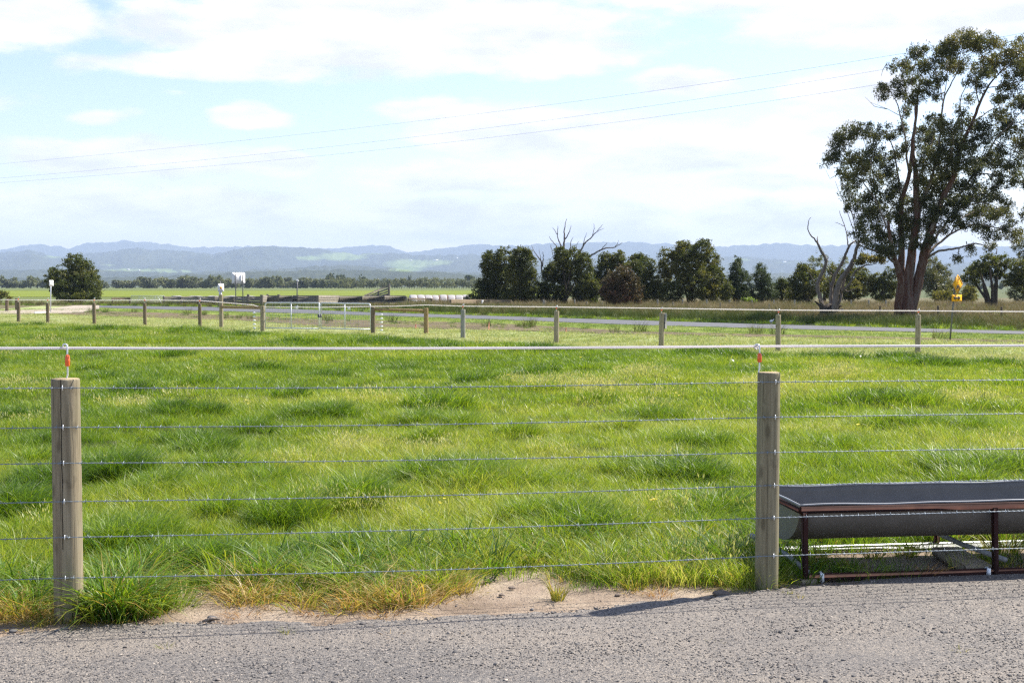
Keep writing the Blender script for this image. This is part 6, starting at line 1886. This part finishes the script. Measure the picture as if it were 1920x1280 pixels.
# far white farm buildings on the hillsides
for (x, y, w, h, Y, words_) in ((240, 504.6, 5, 2.2, 4350, 'tiny white farmhouse at the foot of the hills, nearest the round bush'), (261, 506.2, 4, 2.0, 4300, 'tiny white shed at the foot of the hills beside a farmhouse'), (770.5, 487.5, 4.5, 1.8, 7300, 'tiny white farmhouse at the top of the light green hill paddock'), (817, 486.8, 9, 2.2, 7300, 'long tiny white shed on the hill paddock'), (857, 482.5, 4, 2.2, 7900, 'tiny white house high among the hill woods'), (1470, 490.5, 8, 1.8, 7300, 'pale quarry shed on the hillside behind the leafless tree')):
    c = P(x, y, Y); W_, H_ = px_len(w, Y), px_len(h, Y); o = np.array([c[0], c[1], c[2] - H_])
    t = root('farm_building', o, words_, 'building')
    mb = MB(); mb.box((0, 0, H_ * .3), (W_, W_ * .5, H_ * .6)); mb.build('wall', M['white'], t)
    mb = MB(); a = W_ / 2 * 1.04; q = W_ * .27
    mb.add([[-a, -q, H_ * .6], [a, -q, H_ * .6], [a, q, H_ * .6], [-a, q, H_ * .6], [-a, 0, H_ * 1.05], [a, 0, H_ * 1.05]], [[0, 1, 5, 4], [2, 3, 4, 5], [3, 2, 1, 0]], [[0, 4, 3], [1, 2, 5]]); mb.build('roof', M['signback'], t)

n = 5200
x = RNG.random(n) * 8 - 4; yb = np.interp(x, GRAVEL[:, 0], GRAVEL[:, 1]); y = yb + RNG.random(n) ** 1.3 * .55
k = fbm(x * 2.2, y * 2.2, 221, 3) + (RNG.random(n) - .5) * .35 > .5
x, y = x[k], y[k]; s_ = .0016 + .0034 * RNG.random(len(x)) ** 3; s_ = np.where(RNG.random(len(x)) < .015, s_ * 2.2, s_)
scatter('dirt_crumbs', x, y, ground_z(x, y) + s_ * .1, np.array(['pebble'] * len(x)), s_, np.clip(.3 + RNG.normal(0, .22, len(x)), 0, 1), .5, 'fine dark crumbs of earth and grit on the sandy border', 'grit')

# ------------------------------------------------------------------ single tufts, clods and sticks on the bare border
M['tuft'] = mat_grass('tuft_blade', [(0, (.08, .14, .02)), (.3, (.17, .22, .03)), (.6, (.32, .29, .06)), (1, (.45, .28, .07))], .42, .5, (1.4, 1.3, .8), .25, False)
M['tuft_dry'] = mat_grass('dry_tuft_blade', [(0, (.2, .1, .05)), (.4, (.38, .2, .08)), (.7, (.5, .33, .12)), (1, (.55, .42, .25))], .35, .55, (1.2, 1.1, .8), .2, False)
for i, (x, y, n_, R_, h_, w_, le, m_, words_) in enumerate((
        (1045, 1124, 95, .035, .15, .0045, .75, 'tuft', 'single yellow-green grass tuft standing on bare sand midway between the posts'),
        (1188, 1103, 80, .05, .10, .005, 1.3, 'tuft', 'spreading yellow-tipped tuft on the sand nearer the trough post'),
        (1238, 1116, 50, .06, .06, .004, 1.6, 'tuft_dry', 'withered brown weed lying on the sand close to the gravel'),
        (715, 1152, 60, .08, .05, .005, 2.4, 'tuft_dry', 'flattened orange dead tuft at the gravel edge'),
        (845, 1108, 90, .07, .15, .005, 1.0, 'tuft', 'tall mixed green and rusty tuft at the border of the long grass'),
        (70, 1172, 60, .05, .07, .003, 1.3, 'tuft', 'fine low tuft on sand in front of the cracked post'),
        (540, 1190, 24, .03, .035, .003, 1.5, 'tuft', 'tiny green weed sprouting in the gravel'),
        (310, 1219, 22, .03, .03, .003, 1.6, 'tuft', 'tiny pale weed in the gravel in front of the cracked post'),
        (740, 1197, 18, .05, .035, .002, 2.2, 'tuft_dry', 'wispy straw coloured weed in the gravel'),
        (880, 1195, 18, .03, .03, .002, 2.0, 'tuft_dry', 'small russet weed in the gravel'),
        (1478, 1118, 22, .02, .035, .003, 1.5, 'tuft', 'small yellow weed in the gravel right at the trough post'),
        (1500, 1126, 18, .02, .03, .003, 1.5, 'tuft', 'lesser weed in the gravel beside the trough post'),
        (1800, 1226, 16, .03, .025, .003, 1.6, 'tuft', 'sparse olive weed in open gravel in front of the trough'),
        (1336, 1212, 16, .03, .02, .003, 1.7, 'tuft', 'flat brownish weed in open gravel'),
        (1742, 1082, 60, .05, .10, .004, 1.5, 'tuft_dry', 'tangle of straw coloured dead grass under the trough'),
        (1528, 1062, 60, .06, .14, .005, .9, 'tuft', 'dense green tuft under the trough, nearest its first front leg'),
        (1600, 1068, 50, .06, .09, .006, 1.2, 'tuft', 'leafy weed under the trough behind its low front rail'),
        (1640, 1050, 60, .05, .12, .005, 1.0, 'tuft', 'upright green tuft under the middle of the trough'),
        (1700, 1046, 60, .06, .13, .005, 1.0, 'tuft', 'green tuft under the trough just before the plank'),
        (1880, 1040, 90, .10, .24, .006, .9, 'tuft', 'rank grass clump under the trough beyond its second front leg'),
        (590, 1148, 50, .07, .05, .005, 2.3, 'tuft_dry', 'straw coloured dead tuft on the sand below the long grass'),
        (460, 1150, 60, .10, .05, .004, 2.3, 'tuft_dry', 'patch of dead russet grass on the sand near the stick'))):
    g = G(x, y)
    v, q, a_, b_ = blades(n_, R_, h_, .4, w_, le, .9, 2000 + i, 4)
    me = mesh_np('grass_tuft', v, q, None, (M[m_],), False, {'br': a_, 'bt': b_})
    z = max(float(ground_z(np.array([g[0]]), np.array([g[1]]))[0]), .018 if side(GRAVEL, np.array([g[0]]), np.array([g[1]]))[0] < 0 else -1)
    tag(link('grass_tuft', me, None, (g[0], g[1], z - .002)), words_, 'grass tuft', 'single tufts on sand and gravel')
M['clod'] = mat_simple('earth_clod', (.16, .125, .1), .95, 0, .35, 40, .6, 120)
M['stone'] = mat_simple('dark_stone', (.12, .115, .115), .85, 0, .35, 30, .5, 90)
for i, (x, y, s_, m_, words_) in enumerate(((1352, 1117, .045, 'clod', 'grey-brown earth clod on the sand by the trough post'), (398, 1162, .028, 'stone', 'dark stone lying at the gravel edge near the stick'), (1225, 1268, .022, 'stone', 'dark stone in the gravel at the picture foot'),
        (960, 1105, .02, 'clod', 'small clod on the sand under the lowest wire'), (940, 1118, .016, 'clod', 'smaller clod on the sand beside another clod'), (1158, 1118, .018, 'clod', 'reddish clod alone on pale sand'), (1265, 1132, .02, 'stone', 'dark stone on the gravel edge where the post shadow ends'), (1486, 1272, .02, 'stone', 'dark stone in open gravel well in front of the trough post'), (870, 1160, .018, 'stone', 'dark lump at the sand and gravel boundary'), (25, 1186, .022, 'stone', 'dark lump at the gravel edge near the cracked post'), (120, 1182, .02, 'stone', 'dark flat lump at the gravel edge just before the cracked post'))):
    g = G(x, y); r = np.random.default_rng(3000 + i)
    nU, nVv = 12, 8; V = []
    for a in range(nVv + 1):
        for b_ in range(nU):
            th, ph = PI * a / nVv, 2 * PI * b_ / nU
            p_ = np.array([math.sin(th) * math.cos(ph) * 1.35, math.sin(th) * math.sin(ph), math.cos(th) * .7])
            V.append(p_)
    V = np.array(V); V *= (.72 + .56 * fbm(V[:, 0] * 1.8 + i * 7, V[:, 1] * 1.8 + V[:, 2] * 1.8, 3100 + i, 3))[:, None]
    Q = [[a * nU + b_, (a + 1) * nU + b_, (a + 1) * nU + (b_ + 1) % nU, a * nU + (b_ + 1) % nU] for a in range(nVv) for b_ in range(nU)]
    o_ = link('clod' if m_ == 'clod' else 'stone', mesh_np('stone', V * s_ * np.array([.8, .8, .55]), Q, None, (M[m_],), False), None, (g[0], g[1], .008 + s_ * .12))
    o_.rotation_euler = (0, 0, r.random() * 6); tag(o_, words_, 'stone' if m_ == 'stone' else 'clod', 'loose lumps along the driveway edge')
A, B = G(380, 1176), G(412, 1171); A[2] = B[2] = .03
mb = MB(); mb.tube([A, A * .5 + B * .5 + np.array([0, .01, .008]), B], [.006, .008, .005], 7); tag(mb.build('stick', M['dead'], smooth=True), 'short grey stick lying on the gravel edge', 'stick')

# ------------------------------------------------------------------ air
m, t = new_mat('haze_air'); N = NT(t)
pv = N.n('ShaderNodeVolumePrincipled', ins={'Color': (.60, .75, 1.0), 'Density': 1.0e-4, 'Anisotropy': 0.0})
N.n('ShaderNodeOutputMaterial', ins={'Volume': pv.outputs[0]})
m.cycles.volume_sampling = 'DISTANCE'
mb = MB(); mb.box((0, 6500, 259), (29000, 17000, 522)); hz = mb.build('haze', m)
tag(hz, 'thin bluish air haze that pales the far hills', 'haze', None, 'stuff')
